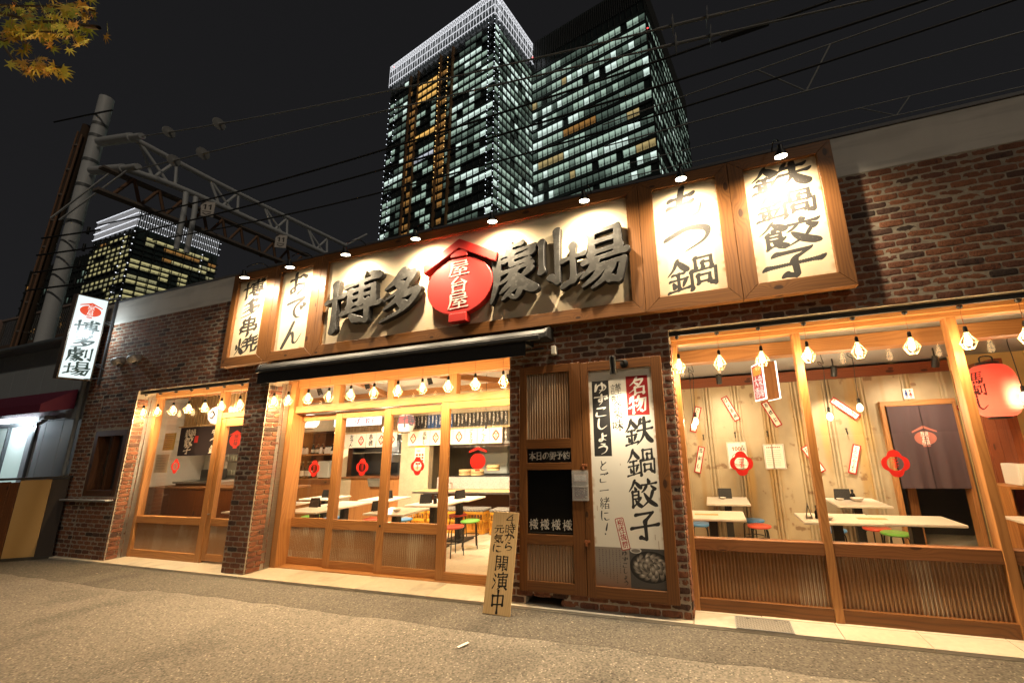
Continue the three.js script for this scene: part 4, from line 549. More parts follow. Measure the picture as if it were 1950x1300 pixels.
// ---------------------------------------------------------------- railway gantry, old pole, overhead wires
{
  const st = mat([.6, .62, .63], .55), dark = mat([.2, .165, .14], .75), rusty = mat([.24, .13, .075], .85), t = thing('railway_gantry', 'grey steel tube railway gantry with lattice beam reaching behind the restaurant', 'gantry', [-19.75, 0, -2]);
  const A = (x, y, z) => [x + 19.75, y, z + 2], rd = (a, b, r, n = 10) => rod(A(...a), A(...b), r, n);
  obj('pole', [rd([-19.75, 0, -2], [-19.95, 14.6, -2], .19, 24)], st, t);
  for (const y of [13.4, 12.9, 11.9, 10.9, 9.5]) obj('band', [at(new THREE.CylinderGeometry(.2, .2, .12, 24), -.2 * y / 14.6, y, 0)], mat([.13, .14, .145], .5), t);
  obj('arm', [rd([-19.6, 12.62, -2], [-17.6, 12.2, -2], .15, 14), rd([-17.6, 12.2, -2], [-17.0, 12.07, -2], .1, 10)], st, t); obj('arm', [rd([-19.6, 11.45, -2], [-17.6, 11.0, -2], .14, 14), rd([-17.6, 11, -2], [-16.8, 10.85, -2], .1, 10)], st, t);
  obj('chord', [tube([A(-17.6, 12.18, -2), A(-17.6, 12.15, -5), A(-17.6, 12.35, -10.4)], .1, 20, 10)], st, t); obj('chord', [tube([A(-17.6, 11.0, -2), A(-17.6, 11.25, -4), A(-17.6, 11.4, -10.4)], .11, 20, 10)], st, t);
  for (let i = 0; i < 8; i++) { const z = -2.2 - i * 1.02; obj('brace', [rd([-17.6, 12.18, z], [-17.6, 11.12 + .035 * i, z - (i % 2 ? -.5 : .5)], .05, 6)], st, t); obj('brace', [rd([-17.6, 12.18, z], [-17.6, 11.12 + .035 * i, z - (i % 2 ? .1 : 1.0)], .05, 6)], st, t); }
  obj('brace', [rd([-17.6, 12.35, -10.4], [-17.4, 12.9, -10.9], .07), rd([-17.4, 12.9, -10.9], [-17.0, 13.3, -11.2], .05)], st, t);
  for (const z of [-3.6, -3.9]) obj('hanger', [tube([A(-17.5, 11.1, z), A(-17.4, 10.3, z), A(-17.4, 8.8, z)], .08, 12, 8)], st, t);
  obj('girder', [at(bx(-.14, .14, -.08, 0, -9.5, .4, 'z', .01), 1.85, 10.9, 0, 0, .02), at(bx(-.16, .16, -.1, 0, -9.5, .4, 'z', .01), 1.85, 10.1, 0, 0, .02)], dark, t);
  for (let i = 0; i < 14; i++) obj('lattice', [rod([1.85, 10.1 - .014 * i, -i * .66], [2.0, 10.88 - .014 * i, -i * .66 - .33], .05, 4), rod([2.0, 10.88 - .014 * i, -i * .66 - .33], [1.85, 10.1 - .014 * i, -i * .66 - .66], .05, 4)], rusty, t);
  const pl = art(128, 176, (g) => { g.fillStyle = '#d8cfc6'; g.fillRect(0, 0, 128, 176); g.fillStyle = '#2a2422'; g.font = 'bold 92px sans-serif'; g.textAlign = 'center'; g.fillText('11', 64, 96); g.fillRect(20, 116, 88, 9); g.lineWidth = 10; g.strokeStyle = '#2a2422'; g.beginPath(); g.moveTo(24, 138); g.lineTo(60, 160); g.lineTo(104, 136); g.stroke(); });
  for (const [z, y] of [[-4.3, 10.85], [-7.1, 10.9]]) obj('number_plate', [quad(-.21, .21, -.3, .3, 0).rotateY(.6).translate(2.25, y, z + 2), bx(-.22, .22, -.31, .31, -.03, -.004, 'y', 0).rotateY(.6).translate(2.25, y, z + 2)], printed(pl, .6), t);
  obj('stay', [rd([-19.9, 9.4, -1.5], [-17.9, 11.2, -2], .028, 6), rd([-19.3, 9.2, -1.5], [-17.3, 10.9, -2], .025, 6)], st, t);
  for (let i = 0; i < 4; i++) obj('cable_bracket', [rod([-.9, 8.9 - i * .62, .35], [1.9, 8.75 - i * .6, .1], .028, 6), rod([1.2, 8.75 - i * .6, .1], [1.2, 9.0 - i * .6, .1], .04, 6)], black, t);
  obj('cap_bracket', [rod([-.9, 13.9, .2], [1.0, 13.5, .2], .03, 6), rod([-.9, 13.9, .2], [-1.6, 13.5, .6], .025, 6)], black, t);
  const p = thing('weathered_pole', 'rusty weathered pole just left of the grey gantry pole', 'pole', [-21.6, 0, -2]); obj('shaft', [rod([0, 0, 0], [.75, 13.7, 0], .15, 10, .12)], mat([.2, .13, .09], .9, { map: concreteMap }), p);
  for (let i = 0; i < 12; i++) obj('strap', [at(new THREE.CylinderGeometry(.155, .155, .06, 10), .05 + .05 * (i + 1), 1.8 + i * 1.0, 0)], dark, p);
  obj('conduit', [rod([.15, 0, .12], [.88, 13.2, .1], .03, 6), rod([-.13, 0, .12], [.6, 13.4, .12], .03, 6)], rusty, p);
}
{
  const wireM = mat([.06, .058, .055], .6), thin = mat([.42, .42, .4], .5);
  const strung = (label, z, a, b, c, x0, x1, r, m) => { const t = thing('overhead_wire', label, 'wire', [x0, 0, z]), P = []; for (let i = 0; i <= 24; i++) { const x = x0 + (x1 - x0) * i / 24; P.push([x - x0, a * x * x + b * x + c, 0]); } obj('cable', [tube(P, r, 90, 5)], m, t); return [t, (x) => a * x * x + b * x + c]; };
  const [w1, f1] = strung('thick dark cable, highest of the three heavy cables crossing the towers', -3, .0027, .0274, 9.62, -21.3, 14, .026, wireM), [, f2] = strung('thick dark cable, middle one of the three heavy cables crossing the towers', -3, .0022, .019, 8.974, -21.3, 14, .026, wireM), [w3] = strung('twisted dark cable, lowest of the three heavy cables crossing the towers', -3, .00377, .0319, 8.282, -17.5, 14, .022, wireM);
  { const K = []; for (let i = 0; i < 90; i++) { const x = -12 + i * .22; K.push(at(new THREE.TorusGeometry(.028, .008, 4, 8), x + 21.3, f1(x), 0, 1.2)); } obj('binding', K, wireM, w1).userData = { kind: 'stuff' }; }
  obj('splice', [rod([21.3 + 1.0, f1(1.0), 0], [21.3 + 1.9, f1(1.9), 0], .06, 8)], wireM, w1);
  const disc = lathe([[0, .035], [.03, .035], [.04, .012], [.165, .004], [.172, -.002], [.16, -.006], [.045, -.008], [.03, -.035], [0, -.035]], 24).rotateZ(Math.PI / 2), porc = mat([.34, .34, .33], .3);
  for (const [label, a, b, c, x0, xs] of [['thin wire with round insulators from the upper gantry arm', .00263, -.12337, 9.2027, -17.6, [-15.5, -13, .08, .68]], ['thin wire with round insulators from the lower gantry arm', -.00035, -.1234, 8.7729, -17.0, [-14.9, -13.5, .1, .7]]]) {
    const [t, f] = strung(label, -2, a, b, c, x0, 12, .019, thin); for (const x of xs) obj('insulator', [at(disc, x - x0, f(x), 0, 0, 0, -.12).scale(1, 1, 1)], porc, t); for (const x of xs) obj('fitting', [rod([x - x0 - .3, f(x - .3), 0], [x - x0 + .3, f(x + .3), 0], .028, 6)], thin, t);
  }
  const pair = (z, A, B, V1, la, lb) => { const [t] = strung(la, z, 0, A[0], A[1], -2, 22, .017, thin); strung(lb, z, 0, B[0], B[1], -2, 22, .018, thin); for (const v of V1) obj('dropper', [rod([v[0] + 2, A[0] * v[0] + A[1], 0], [v[1] + 2, B[0] * v[1] + B[1], 0], .02, 4), rod([v[2] + 2, A[0] * v[2] + A[1], 0], [v[1] + 2, B[0] * v[1] + B[1], 0], .02, 4)], thin, t); };
  pair(-5, [.0806, 10.427], [.0101, 9.581], [[2.0, 2.95, 3.62]], 'thin catenary wire with a V-shaped dropper high above the right wall', 'thin contact wire under the high V-shaped dropper');
  pair(-9, [-.0085, 11.948], [-.0089, 11.378], [[5.6, 6.5, 6.95]], 'faint catenary wire with a small V dropper just above the right parapet', 'faint contact wire nearest above the right parapet');
}
// ---------------------------------------------------------------- office towers: floors, window bays lit one by one
const litMaps = [0, 1, 2].map((s) => tex(32, 64, (u, v) => { const q = .55 + .45 * sst(.3, 1, v) + .3 * (v > .8 ? 1 : 0) * hash(Math.floor(u * 6), 1, s) - .35 * (v < .35 ? hash(Math.floor(u * 8), 2, s + 4) : 0) - (u < .06 || u > .94 ? .4 : 0); return [q, q, q]; }, 1, 1));
const lit = (c, k, i = 0) => mat([.03, .035, .035], .4, { emissive: new THREE.Color().setRGB(...c), emissiveIntensity: k, emissiveMap: litMaps[i] });
const LIT = { pale: [lit([.64, .88, .7], .66, 0), lit([.76, .95, .84], 1.2, 1), lit([.52, .74, .58], .36, 2), lit([.48, .7, .54], .17, 0)], yellow: [lit([.95, .72, .3], .5, 1), lit([.9, .74, .36], .3, 0)], orange: [lit([1, .56, .14], 1.15, 1), lit([1, .48, .12], .34, 0)], white: lit([.85, .9, 1], .75, 1) };  // the faintest pale also glows in unlit bays, for haze on the glass
function tower(name, label, pos, turn, o) {                               // local: near corner at the origin, front face towards -x, side face towards -z
  const t = thing(name, label, 'skyscraper', pos, turn), q = rng(o.seed), { W, D, H, floor, bay, bayD, base = 0 } = o, glass = mat([.03, .042, .04], .25), band = mat([.022, .027, .026], .5);
  obj('facade', [bx(-W, 0, 0, H, -D, 0, 'y', 0)], glass, t);
  const n = Math.floor((H - base - (o.crown ?? 0)) / floor), K = [], F = [], bulbs = [], unit = new THREE.BoxGeometry(1, 1, 1); const wins = [];
  for (let i = 0; i < n; i++) {
    const y = base + i * floor; F.push(new THREE.BoxGeometry(W + .5, floor * .22, .5).translate(-W / 2 + .1, y, .1), new THREE.BoxGeometry(.5, floor * .22, D + .5).translate(.1, y, -D / 2));
    for (const [face, L, b] of [[0, W, bay], [1, D, bayD]]) { const m = Math.round(L / b), w = L / m; let run = 0, kind = null; for (let j = 0; j < m; j++) { if (run <= 0) { run = 1 + Math.floor(q() * q() * 9); kind = o.pick(face, i / n, j / m, q); } run--; const k2 = o.over?.(face, i, j, n, m, q); let k = k2 === undefined ? kind : k2; if (k && LIT.pale.includes(k) && q() < .16) k = LIT.pale[Math.floor(q() * 4)]; if (k && q() > .08) wins.push({ face, s: (j + .5) * w, w: w * .94, y: y + floor * .52, h: floor * .58, k }); } }
  }
  obj('floor_band', F, band, t).userData = { kind: 'stuff' };
  for (let j = 0; j <= W / bay; j++) K.push(new THREE.BoxGeometry(.1, H - base - (o.crown ?? 0), .3).translate(-j * bay, (H - (o.crown ?? 0) + base) / 2, .2)); for (let j = 0; j <= D / bayD; j++) K.push(new THREE.BoxGeometry(.3, H - base - (o.crown ?? 0), .1).translate(.2, (H - (o.crown ?? 0) + base) / 2, -j * bayD)); obj('mullion', K, band, t).userData = { kind: 'stuff' };
  const eye = camera.position, c = Math.cos(turn), s = Math.sin(turn), groups = new Map();
  for (const a of wins) { const lx = a.face ? .06 : -a.s, lz = a.face ? -a.s : .06; a.p = [lx, a.y, lz]; const wx = pos[0] + lx * c + lz * s, wz = pos[2] - lx * s + lz * c, dx = wx - eye.x, dz = wz - eye.z, d = Math.hypot(dx, a.y - 1.65, dz), nrm = a.face ? [c, -s] : [s, c]; a.see = a.w * a.h * Math.abs(dx * nrm[0] + dz * nrm[1]) / d ** 3; const e = 755 * 1; a.vis = a.y > (o.hidden ?? 0) && !(o.hide?.(a)); }
  wins.sort((a, b) => (b.vis - a.vis) || (b.see - a.see));
  wins.forEach((a, i) => { const sz = a.face ? [.1, a.h, a.w] : [a.w, a.h, .1]; if (i < 300) { const m = obj('window', unit, a.k, t); m.position.set(...a.p); m.scale.set(...sz); } else { if (!groups.has(a.k)) groups.set(a.k, []); groups.get(a.k).push(unit.clone().scale(...sz).translate(...a.p)); } });
  for (const [k, l] of groups) obj('windows', l, k, t).userData = { kind: 'stuff' };
  return t;
}
const yw = [lit([.9, .8, .36], .6, 0), lit([.84, .78, .4], .42, 1)];
const dots = (t, list, m, r = .28) => { const u = new THREE.OctahedronGeometry(r, 0); obj('marker_lights', list.map((p) => u.clone().translate(...p)), m, t).userData = { kind: 'stuff' }; };
{
  const th = -.19, g = (c, z0 = 1.5) => c * z0, led = glow([.85, .93, 1], 3.2), P = LIT.pale, Y = LIT.yellow, O = LIT.orange;
  // nearest tower with a white lit lattice crown
  const W = 52, D = 20.5, H = 149.2, cr = 10;
  const bayOn = (j, m) => { const u = j / m; return u > .34 && u < .78; };
  const t = tower('office_tower', 'tall glass office tower with white lit lattice crown and an orange lit bay', [-54.15, 0, -87], th, { W, D, H: H - 1.5, crown: 9, floor: 3.06, bay: 2.6, bayD: 2.05, seed: 5, hidden: 62,
    pick: (f, v, u, q) => { const r = q(); if (f) return r < .8 ? P[r < .18 ? 1 : r < .5 ? 0 : r < .66 ? 2 : 3] : P[3]; if (v > .94) return r < .3 ? P[3] : null; return u < .36 ? (r < .84 ? P[r < .16 ? 1 : r < .45 ? 0 : r < .6 ? 2 : 3] : null) : u > .78 ? (r < .62 ? P[r < .3 ? 0 : r < .5 ? 1 : 2] : null) : (r < .2 ? P[2] : P[3]); },
    over: (f, i, j, n, m, q) => { if (f || !bayOn(j, m)) return undefined; const u = j / m, v = i / n; if (u < .38) return v < .9 && q() < .6 ? P[3] : null; if (u < .47) return v > .42 && v < .95 && q() < .8 ? O[1] : null; if (u > .69) return v > .42 && v < .95 && q() < .7 ? O[1] : null; return v > .88 && v < .955 ? O[0] : v > .77 && v < .785 ? O[0] : v > .7 && v < .72 ? LIT.white : v > .5 && v < .88 && q() < .5 ? P[0] : v > .47 && v < .49 ? O[0] : null; } });
  { // the lattice crown: verticals, rails and crossed braces, glowing in place of floodlights
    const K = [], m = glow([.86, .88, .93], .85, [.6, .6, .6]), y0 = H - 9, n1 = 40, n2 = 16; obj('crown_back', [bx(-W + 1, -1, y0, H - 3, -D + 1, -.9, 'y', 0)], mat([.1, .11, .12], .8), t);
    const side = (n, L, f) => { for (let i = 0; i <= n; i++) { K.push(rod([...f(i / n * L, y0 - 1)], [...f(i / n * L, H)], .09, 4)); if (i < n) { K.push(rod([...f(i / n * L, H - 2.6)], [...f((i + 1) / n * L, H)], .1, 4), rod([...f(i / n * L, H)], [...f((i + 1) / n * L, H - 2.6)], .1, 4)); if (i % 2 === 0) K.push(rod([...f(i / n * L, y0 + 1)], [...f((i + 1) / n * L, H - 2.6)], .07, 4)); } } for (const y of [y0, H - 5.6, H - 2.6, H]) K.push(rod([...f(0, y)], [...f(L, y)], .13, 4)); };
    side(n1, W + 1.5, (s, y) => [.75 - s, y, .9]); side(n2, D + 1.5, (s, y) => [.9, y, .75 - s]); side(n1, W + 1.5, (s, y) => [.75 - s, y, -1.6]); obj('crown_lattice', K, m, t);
    const d = []; for (let i = 0; i < 40; i++) d.push([.45, 64 + i * 1.9, .45], [-2.2, 64 + i * 1.9, .5], [.5, 64 + i * 1.9, -2.0]); for (let i = 0; i < 34; i++) d.push([-W - .1, 56 + i * 2.3, .5], [-W + 3.4, 56 + i * 2.3, .5]); dots(t, d, led, .13);
    const am = []; for (let i = 0; i < 24; i++) for (const x of [-24.2, -20.0]) am.push([x, 88 + i * 2, 1.2]); dots(t, am, glow([1, .62, .2], 2.4), .16);
    obj('bay_pier', [bx(-18.6, -18, 60, H - 11, -.2, .9, 'y', 0), bx(-24.6, -24.1, 60, H - 11, -.2, .9, 'y', 0)], mat([.22, .12, .05], .7), t); obj('bay_pier', [bx(-40.6, -40, 60, H - 11, -.2, .7, 'y', 0), bx(-36.4, -35.9, 60, H - 11, -.2, .7, 'y', 0)], mat([.2, .11, .05], .7), t);
    dots(t, [[-W, H + .5, 0], [.6, H - 6, -D]], glow([1, .05, .05], 4), .35);
  }
  // second tower behind and to the right
  const t2 = tower('office_tower', 'wide dark glass office tower behind the lit-crown tower, broken rows of office windows', [-6.75, 0, -99.2], -.186, { W: 46, D: 56, H: 150, crown: 9, floor: 4.25, bay: 2.1, bayD: 2.3, seed: 9, hidden: 72, hide: (a) => !a.face && a.s > 45,
    pick: (f, v, u, q) => { const r = q(); if (f) return r < .85 ? P[r < .3 ? 0 : r < .6 ? 2 : 3] : null; if (v > .95) return null; if (v > .9) return r < .4 ? P[0] : P[3]; const k = v > .86 ? .6 : .97; return r < k ? (r < k * .09 ? Y[0] : r < k * .12 ? O[1] : r < k * .45 ? P[0] : r < k * .62 ? P[1] : r < k * .85 ? P[2] : P[3]) : P[3]; } });
  { const K = []; for (let i = 0; i <= 60; i++) K.push(new THREE.BoxGeometry(.2, 9, .3).translate(-i * .77, 145, .3)); for (let i = 0; i <= 60; i++) K.push(new THREE.BoxGeometry(.3, 9, .2).translate(.3, 145, -i * .93)); obj('crown_screen', K, mat([.05, .055, .055], .6), t2); dots(t2, [[.6, 128, .6], [.6, 150.5, -1]], glow([1, .05, .05], 4), .3); }
  // distant tower on the left with yellow windows
  const t3 = tower('office_tower', 'distant office tower with yellow window rows and dotted white crown, left above the parapet', [-124.2, 0, -44], -.024, { W: 18.6, D: 16.4, H: 60.2, crown: 5.6, floor: 1.27, bay: 2.1, bayD: 1.9, seed: 21, hidden: 30,
    pick: (f, v, u, q) => { const r = q(), k = v > .86 ? .6 : v < .7 ? .95 : .74; return r < k ? (r < .05 ? O[1] : r < k * .6 ? yw[0] : yw[1]) : null; } });
  { const d = [], K = [], m = glow([.8, .82, .88], .2, [.6, .6, .6]); for (let r = 0; r < 4; r++) { for (let i = 0; i <= 34; i++) d.push([-i * .55, 55 + r * 1.7, .25]); for (let i = 0; i <= 30; i++) d.push([.25, 55 + r * 1.7, -i * .55]); } dots(t3, d, glow([.9, .93, 1], 1.7), .12);
    for (let i = 0; i <= 46; i++) K.push(new THREE.BoxGeometry(.08, 5.2, .1).translate(-i * .4, 57.5, .15)); for (let i = 0; i <= 40; i++) K.push(new THREE.BoxGeometry(.1, 5.2, .08).translate(.15, 57.5, -i * .4)); obj('crown_lattice', K, m, t3); const e = []; for (let i = 0; i < 18; i++) e.push([.2, 26 + i * 1.62, .2], [-4, 26 + i * 1.62, .2], [.2, 26 + i * 1.62, -13], [-17, 26 + i * 1.62, .2]); dots(t3, e, glow([.9, .93, 1], 2), .13); }  // these crown bars glow too, in place of light on them
  // dark block left of it
  tower('apartment_block', 'dark distant block with a few dim windows behind the gantry pole', [-144, 0, -45.3], 0, { W: 30, D: 14, H: 52.6, floor: 2.2, bay: 1.4, bayD: 1.4, seed: 33, hidden: 25, pick: (f, v, u, q) => (q() < .1 ? O[1] : q() < .16 ? P[3] : null) });
}
// ---------------------------------------------------------------- maple branch hanging in from the upper left
{
  const t = thing('maple_tree', 'maple branch with yellow-green autumn leaves in the upper left corner', 'tree', [-8.2, -.03, 4.0]), bark = mat([.13, .09, .06], .9), A = (x, y, z) => [x + 8.2, y + .03, z - 4.0];
  obj('trunk', [tube([[0, 0, 0], [.1, 1.6, .05], [-.05, 3.4, -.1], [.15, 5.2, -.2], [.3, 6.8, -.3]], .13, 24, 8)], bark, t);
  const limbs = [[[-8.05, 6.4, 3.9], [-6.6, 5.9, 3.4], [-5.6, 5.52, 3.2], [-4.85, 5.1, 3.2], [-4.27, 4.82, 3.2], [-3.72, 4.54, 3.2]], [[-6.6, 5.9, 3.4], [-5.66, 5.64, 3.2], [-4.99, 5.38, 3.15], [-4.45, 5.12, 3.15], [-4.05, 4.9, 3.15]], [[-6.0, 5.6, 3.3], [-5.5, 5.28, 3.2], [-5.24, 5.0, 3.2], [-4.91, 4.72, 3.2], [-4.59, 4.56, 3.2], [-4.12, 4.36, 3.2]], [[-5.8, 5.6, 3.25], [-5.33, 5.1, 3.2], [-5.09, 5.07, 3.2], [-4.6, 4.88, 3.2], [-4.1, 4.66, 3.2]]];
  limbs.forEach((l, i) => obj('branch', [tube(l.map((p) => A(...p)), i ? .008 : .014, 30, 5)], bark, t));
  const mk = (s) => { const q = rng(s), P = [[0, -.01]], order = [-2.2, -1.3, -.6, 0, .6, 1.3, 2.2]; order.forEach((a, i) => { const L = [.55, .8, .95, 1.05, .95, .8, .55][i] * (.9 + .2 * q()), w = .13; if (i) { const b = (order[i - 1] + a) / 2; P.push([Math.sin(b) * .3, Math.cos(b) * .3]); } P.push([Math.sin(a - w) * L * .62, Math.cos(a - w) * L * .62], [Math.sin(a) * L, Math.cos(a) * L], [Math.sin(a + w) * L * .62, Math.cos(a + w) * L * .62]); }); const g = new THREE.ShapeGeometry(new THREE.Shape(P.map((p) => new THREE.Vector2(...p)).reverse())), p = g.attributes.position; for (let i = 0; i < p.count; i++) p.setZ(i, -.18 * (p.getX(i) ** 2) - .1 * Math.max(0, p.getY(i)) ** 2); g.computeVertexNormals(); return g; };
  const shapes = [mk(1), mk(2), mk(3)], cols = [[.72, .64, .07], [.5, .56, .06], [.75, .58, .07], [.66, .4, .06], [.42, .5, .06]].map((c) => new THREE.MeshPhysicalMaterial({ color: new THREE.Color().setRGB(...c), roughness: .7, side: THREE.DoubleSide, transmission: .25, thickness: 0 }));
  for (const [k, n, w] of [[0, 74, .15], [1, 62, .14], [2, 34, .08], [3, 66, .13]]) { const c = new THREE.CatmullRomCurve3(limbs[k].map((p) => V(...p))); for (let i = 0; i < n; i++) { const p = c.getPoint(k === 2 ? .66 + .34 * R() : .3 + .7 * R()), m = obj('leaf', shapes[i % 3], cols[k === 2 ? [2, 3, 3, 0][i % 4] : Math.floor(R() * 5)], t); m.position.set(...A(p.x + rr(-w, w), p.y + rr(-.5, .35) * w, p.z + rr(-.6, .6) * w)); m.scale.setScalar(rr(.05, .078)); m.rotation.set(rr(-.9, .5), rr(-.9, .9), rr(1.2, 5)); } }
}
// ---------------------------------------------------------------- the dining rooms behind the glass
{
  const fl = mat([1.2, 1.12, .98], .5, { map: tileMap }), wallM = mat([1.25, 1.1, .85], .85, { map: concreteMap }), ceilM = mat([.62, .6, .57], .85);
  const st = (n, g, m) => struct(n, g, m);
  st('dining_floor', [bx(-11.2, 4.3, -.06, -.004, -7.9, -.62, 'z', 0)], fl);
  st('ceiling', [bx(-11.2, 4.3, 2.98, 3.05, -7.9, -.3, 'x', 0)], ceilM);
  st('partition_wall', [bx(-2.3, -2.2, 0, 2.98, -7.9, -.3, 'y', 0), bx(-2.2, -.33, 0, 2.98, -.9, -.8, 'y', 0)], mat([.55, .42, .27], .8));
  // wall between dining room and kitchen: openings for bottle niche, servery, open kitchen
  const z0 = -3.75, z1 = -3.6, Wb = (a, b, c, d, m = wallM, n = 'kitchen_wall') => st(n, [bx(a, b, c, d, z0, z1, 'y', 0)], m);
  const ply = mat([1, .95, .86], .55, { map: WT.amber });
  Wb(-11.2, -10.5, 0, 2.98); Wb(-10.5, -9.1, 0, .97, ply); Wb(-10.5, -9.1, 2.14, 2.98); Wb(-9.1, -8.78, 0, 2.98); Wb(-8.78, -8.45, 0, 1.0); Wb(-8.45, -7.0, 0, 1.0, ply); Wb(-8.78, -7.0, 1.98, 2.98); Wb(-7.0, -6.2, 0, 2.98); Wb(-6.2, -2.3, 0, .7, mat([.16, .08, .04], .7)); Wb(-6.2, -2.3, 2.05, 2.98);
  st('kitchen_back_wall', [bx(-11.2, -2.3, 0, 2.98, -5.45, -5.35, 'x', 0)], steel); st('kitchen_side_wall', [bx(-7.0, -6.9, 0, 2.98, -5.35, -3.75, 'y', 0)], wallM);
  const beams = thing('ceiling_beams', 'pale wood beams under the white ceiling of the dining room', 'beams', [-6.5, 2.78, -2]); for (const z of [-.9, 1.1]) obj('beam', [bx(-4.6, 4.2, 0, .12, z - .05, z + .05, 'x')], wood.amber, beams); for (const [x, a] of [[-2.4, .5], [.2, .5], [2.6, -.5]]) obj('brace', [at(bx(-.04, .04, .02, .12, -1.3, 1.3, 'z'), x, -.02, .1, a)], wood.amber, beams);
  // right room: folded tin back wall, beam, doorway
  const tin = mat([1, 1, 1], .5, { map: tinWallTex, metalness: .15 });
  const folded = (x0, x1, y0, y1, z) => { const P = []; for (let x = x0; x < x1;) { const e = Math.min(x + .3, x1); P.push([x, 0], [e, 0]); x = e; for (let r = 0; r < 3 && x < x1; r++) { P.push([x + .006, r === 1 ? .034 : .024], [x + .03, r === 1 ? .034 : .024], [x + .036, 0]); x += .052; } } const g = extr([...P.map(([x, d]) => [x, d]), [x1, -.03], [x0, -.03]], y1 - y0); g.rotateX(-Math.PI / 2); g.scale(1, 1, -1); const ix = g.attributes.position.array; for (let i = 0; i < ix.length; i += 9) for (let k = 0; k < 3; k++) { const t = ix[i + 3 + k]; ix[i + 3 + k] = ix[i + 6 + k]; ix[i + 6 + k] = t; } g.computeVertexNormals(); g.translate(0, y0, z); const gp = g.attributes.position, gu = new Float32Array(gp.count * 2); for (let i = 0; i < gp.count; i++) { gu[i * 2] = gp.getX(i) + gp.getZ(i); gu[i * 2 + 1] = gp.getY(i); } g.setAttribute('uv', new THREE.BufferAttribute(gu, 2)); return g; };
  const tw = (a, b, c, d) => st('tin_wall', [folded(a, b, c, d, -2.97)], tin); tw(-2.2, 2.5, 0, 2.5); tw(2.5, 3.34, 2.05, 2.5); tw(3.34, 3.7, 0, 2.5);
  st('tin_wall_beam', [bx(-2.2, 4.3, 2.5, 2.66, -3.02, -2.9, 'x')], wood.red); st('ceiling', [bx(-2.2, 4.3, 2.7, 2.74, -3.05, -.38, 'x', 0)], mat([.3, .29, .28], .9)); { const b = thing('ceiling_beams', 'amber wood beams just inside the top of the right window', 'beams', [1, 2.54, -1]); obj('beam', [bx(-3.1, 3.2, 0, .155, .22, .34, 'x')], wood.amber, b); obj('beam', [bx(-3.1, 3.2, .06, .155, -.2, -.12, 'x')], wood.amber, b); } st('toilet_lobby', [bx(2.3, 4.3, 0, 2.6, -4.3, -4.2, 'y', 0), bx(2.3, 2.4, 0, 2.6, -4.2, -3.0, 'y', 0)], mat([.05, .04, .035], .8));
  const dw = thing('inner_doorway', 'amber wood door lining in the tin wall, hung with the dark curtain', 'doorway', [2.92, 0, -2.94]); obj('jamb', [bx(-.46, -.4, 0, 2.04, -.1, .05)], wood.amber, dw); obj('jamb', [bx(.4, .46, 0, 2.04, -.1, .05)], wood.amber, dw); obj('head', [bx(-.46, .46, 2.04, 2.1, -.1, .05, 'x')], wood.amber, dw); obj('inner_post', [bx(-.16, -.04, 0, 2.0, -.5, -.44)], wood.amber, dw);
  const pw = thing('panelled_partition', 'wood partition end, its colour reddened for lantern light, beside the curtained doorway', 'partition', [3.45, 0, -2.9]); for (let i = 0; i < 4; i++) obj('board', [bx(-.05, .05, 0, 2.5, .02 + i * .23, .24 + i * .23)], wood.red, pw);  // red wood tone stands for the lantern light falling here
  const yw2 = mat([.72, .5, .2], .8); st('yellow_wall', [bx(3.4, 4.3, 0, 2.98, -2.9, -2.86, 'y', 0), bx(4.24, 4.3, 0, 2.98, -2.86, -.4, 'y', 0)], yw2);
  const sh = thing('shelf_unit', 'amber wood shelf unit with dishes at the right edge of the right window', 'shelf unit', [3.55, 0, -2.0]); obj('carcass', [bx(-.4, -.37, 0, 1.0, -.2, .2), bx(.4, .43, 0, 1.0, -.2, .2), bx(-.37, .4, .97, 1.0, -.2, .2, 'x'), bx(-.37, .4, .6, .62, -.2, .2, 'x'), bx(-.37, .4, .05, .6, .17, .19), bx(-.37, .4, .62, .97, -.2, -.18)], wood.ply, sh);
  const mo = thing('white_appliance', 'small white appliance on top of the shelf unit', 'appliance', [3.45, 1.0, -2.0]); obj('body', [bx(-.14, .22, 0, .24, -.14, .14, 'y', .012)], white, mo); obj('door', [bx(-.13, .15, .015, .225, .14, .152, 'y', .004)], mat([.8, .77, .7], .4), mo);
}
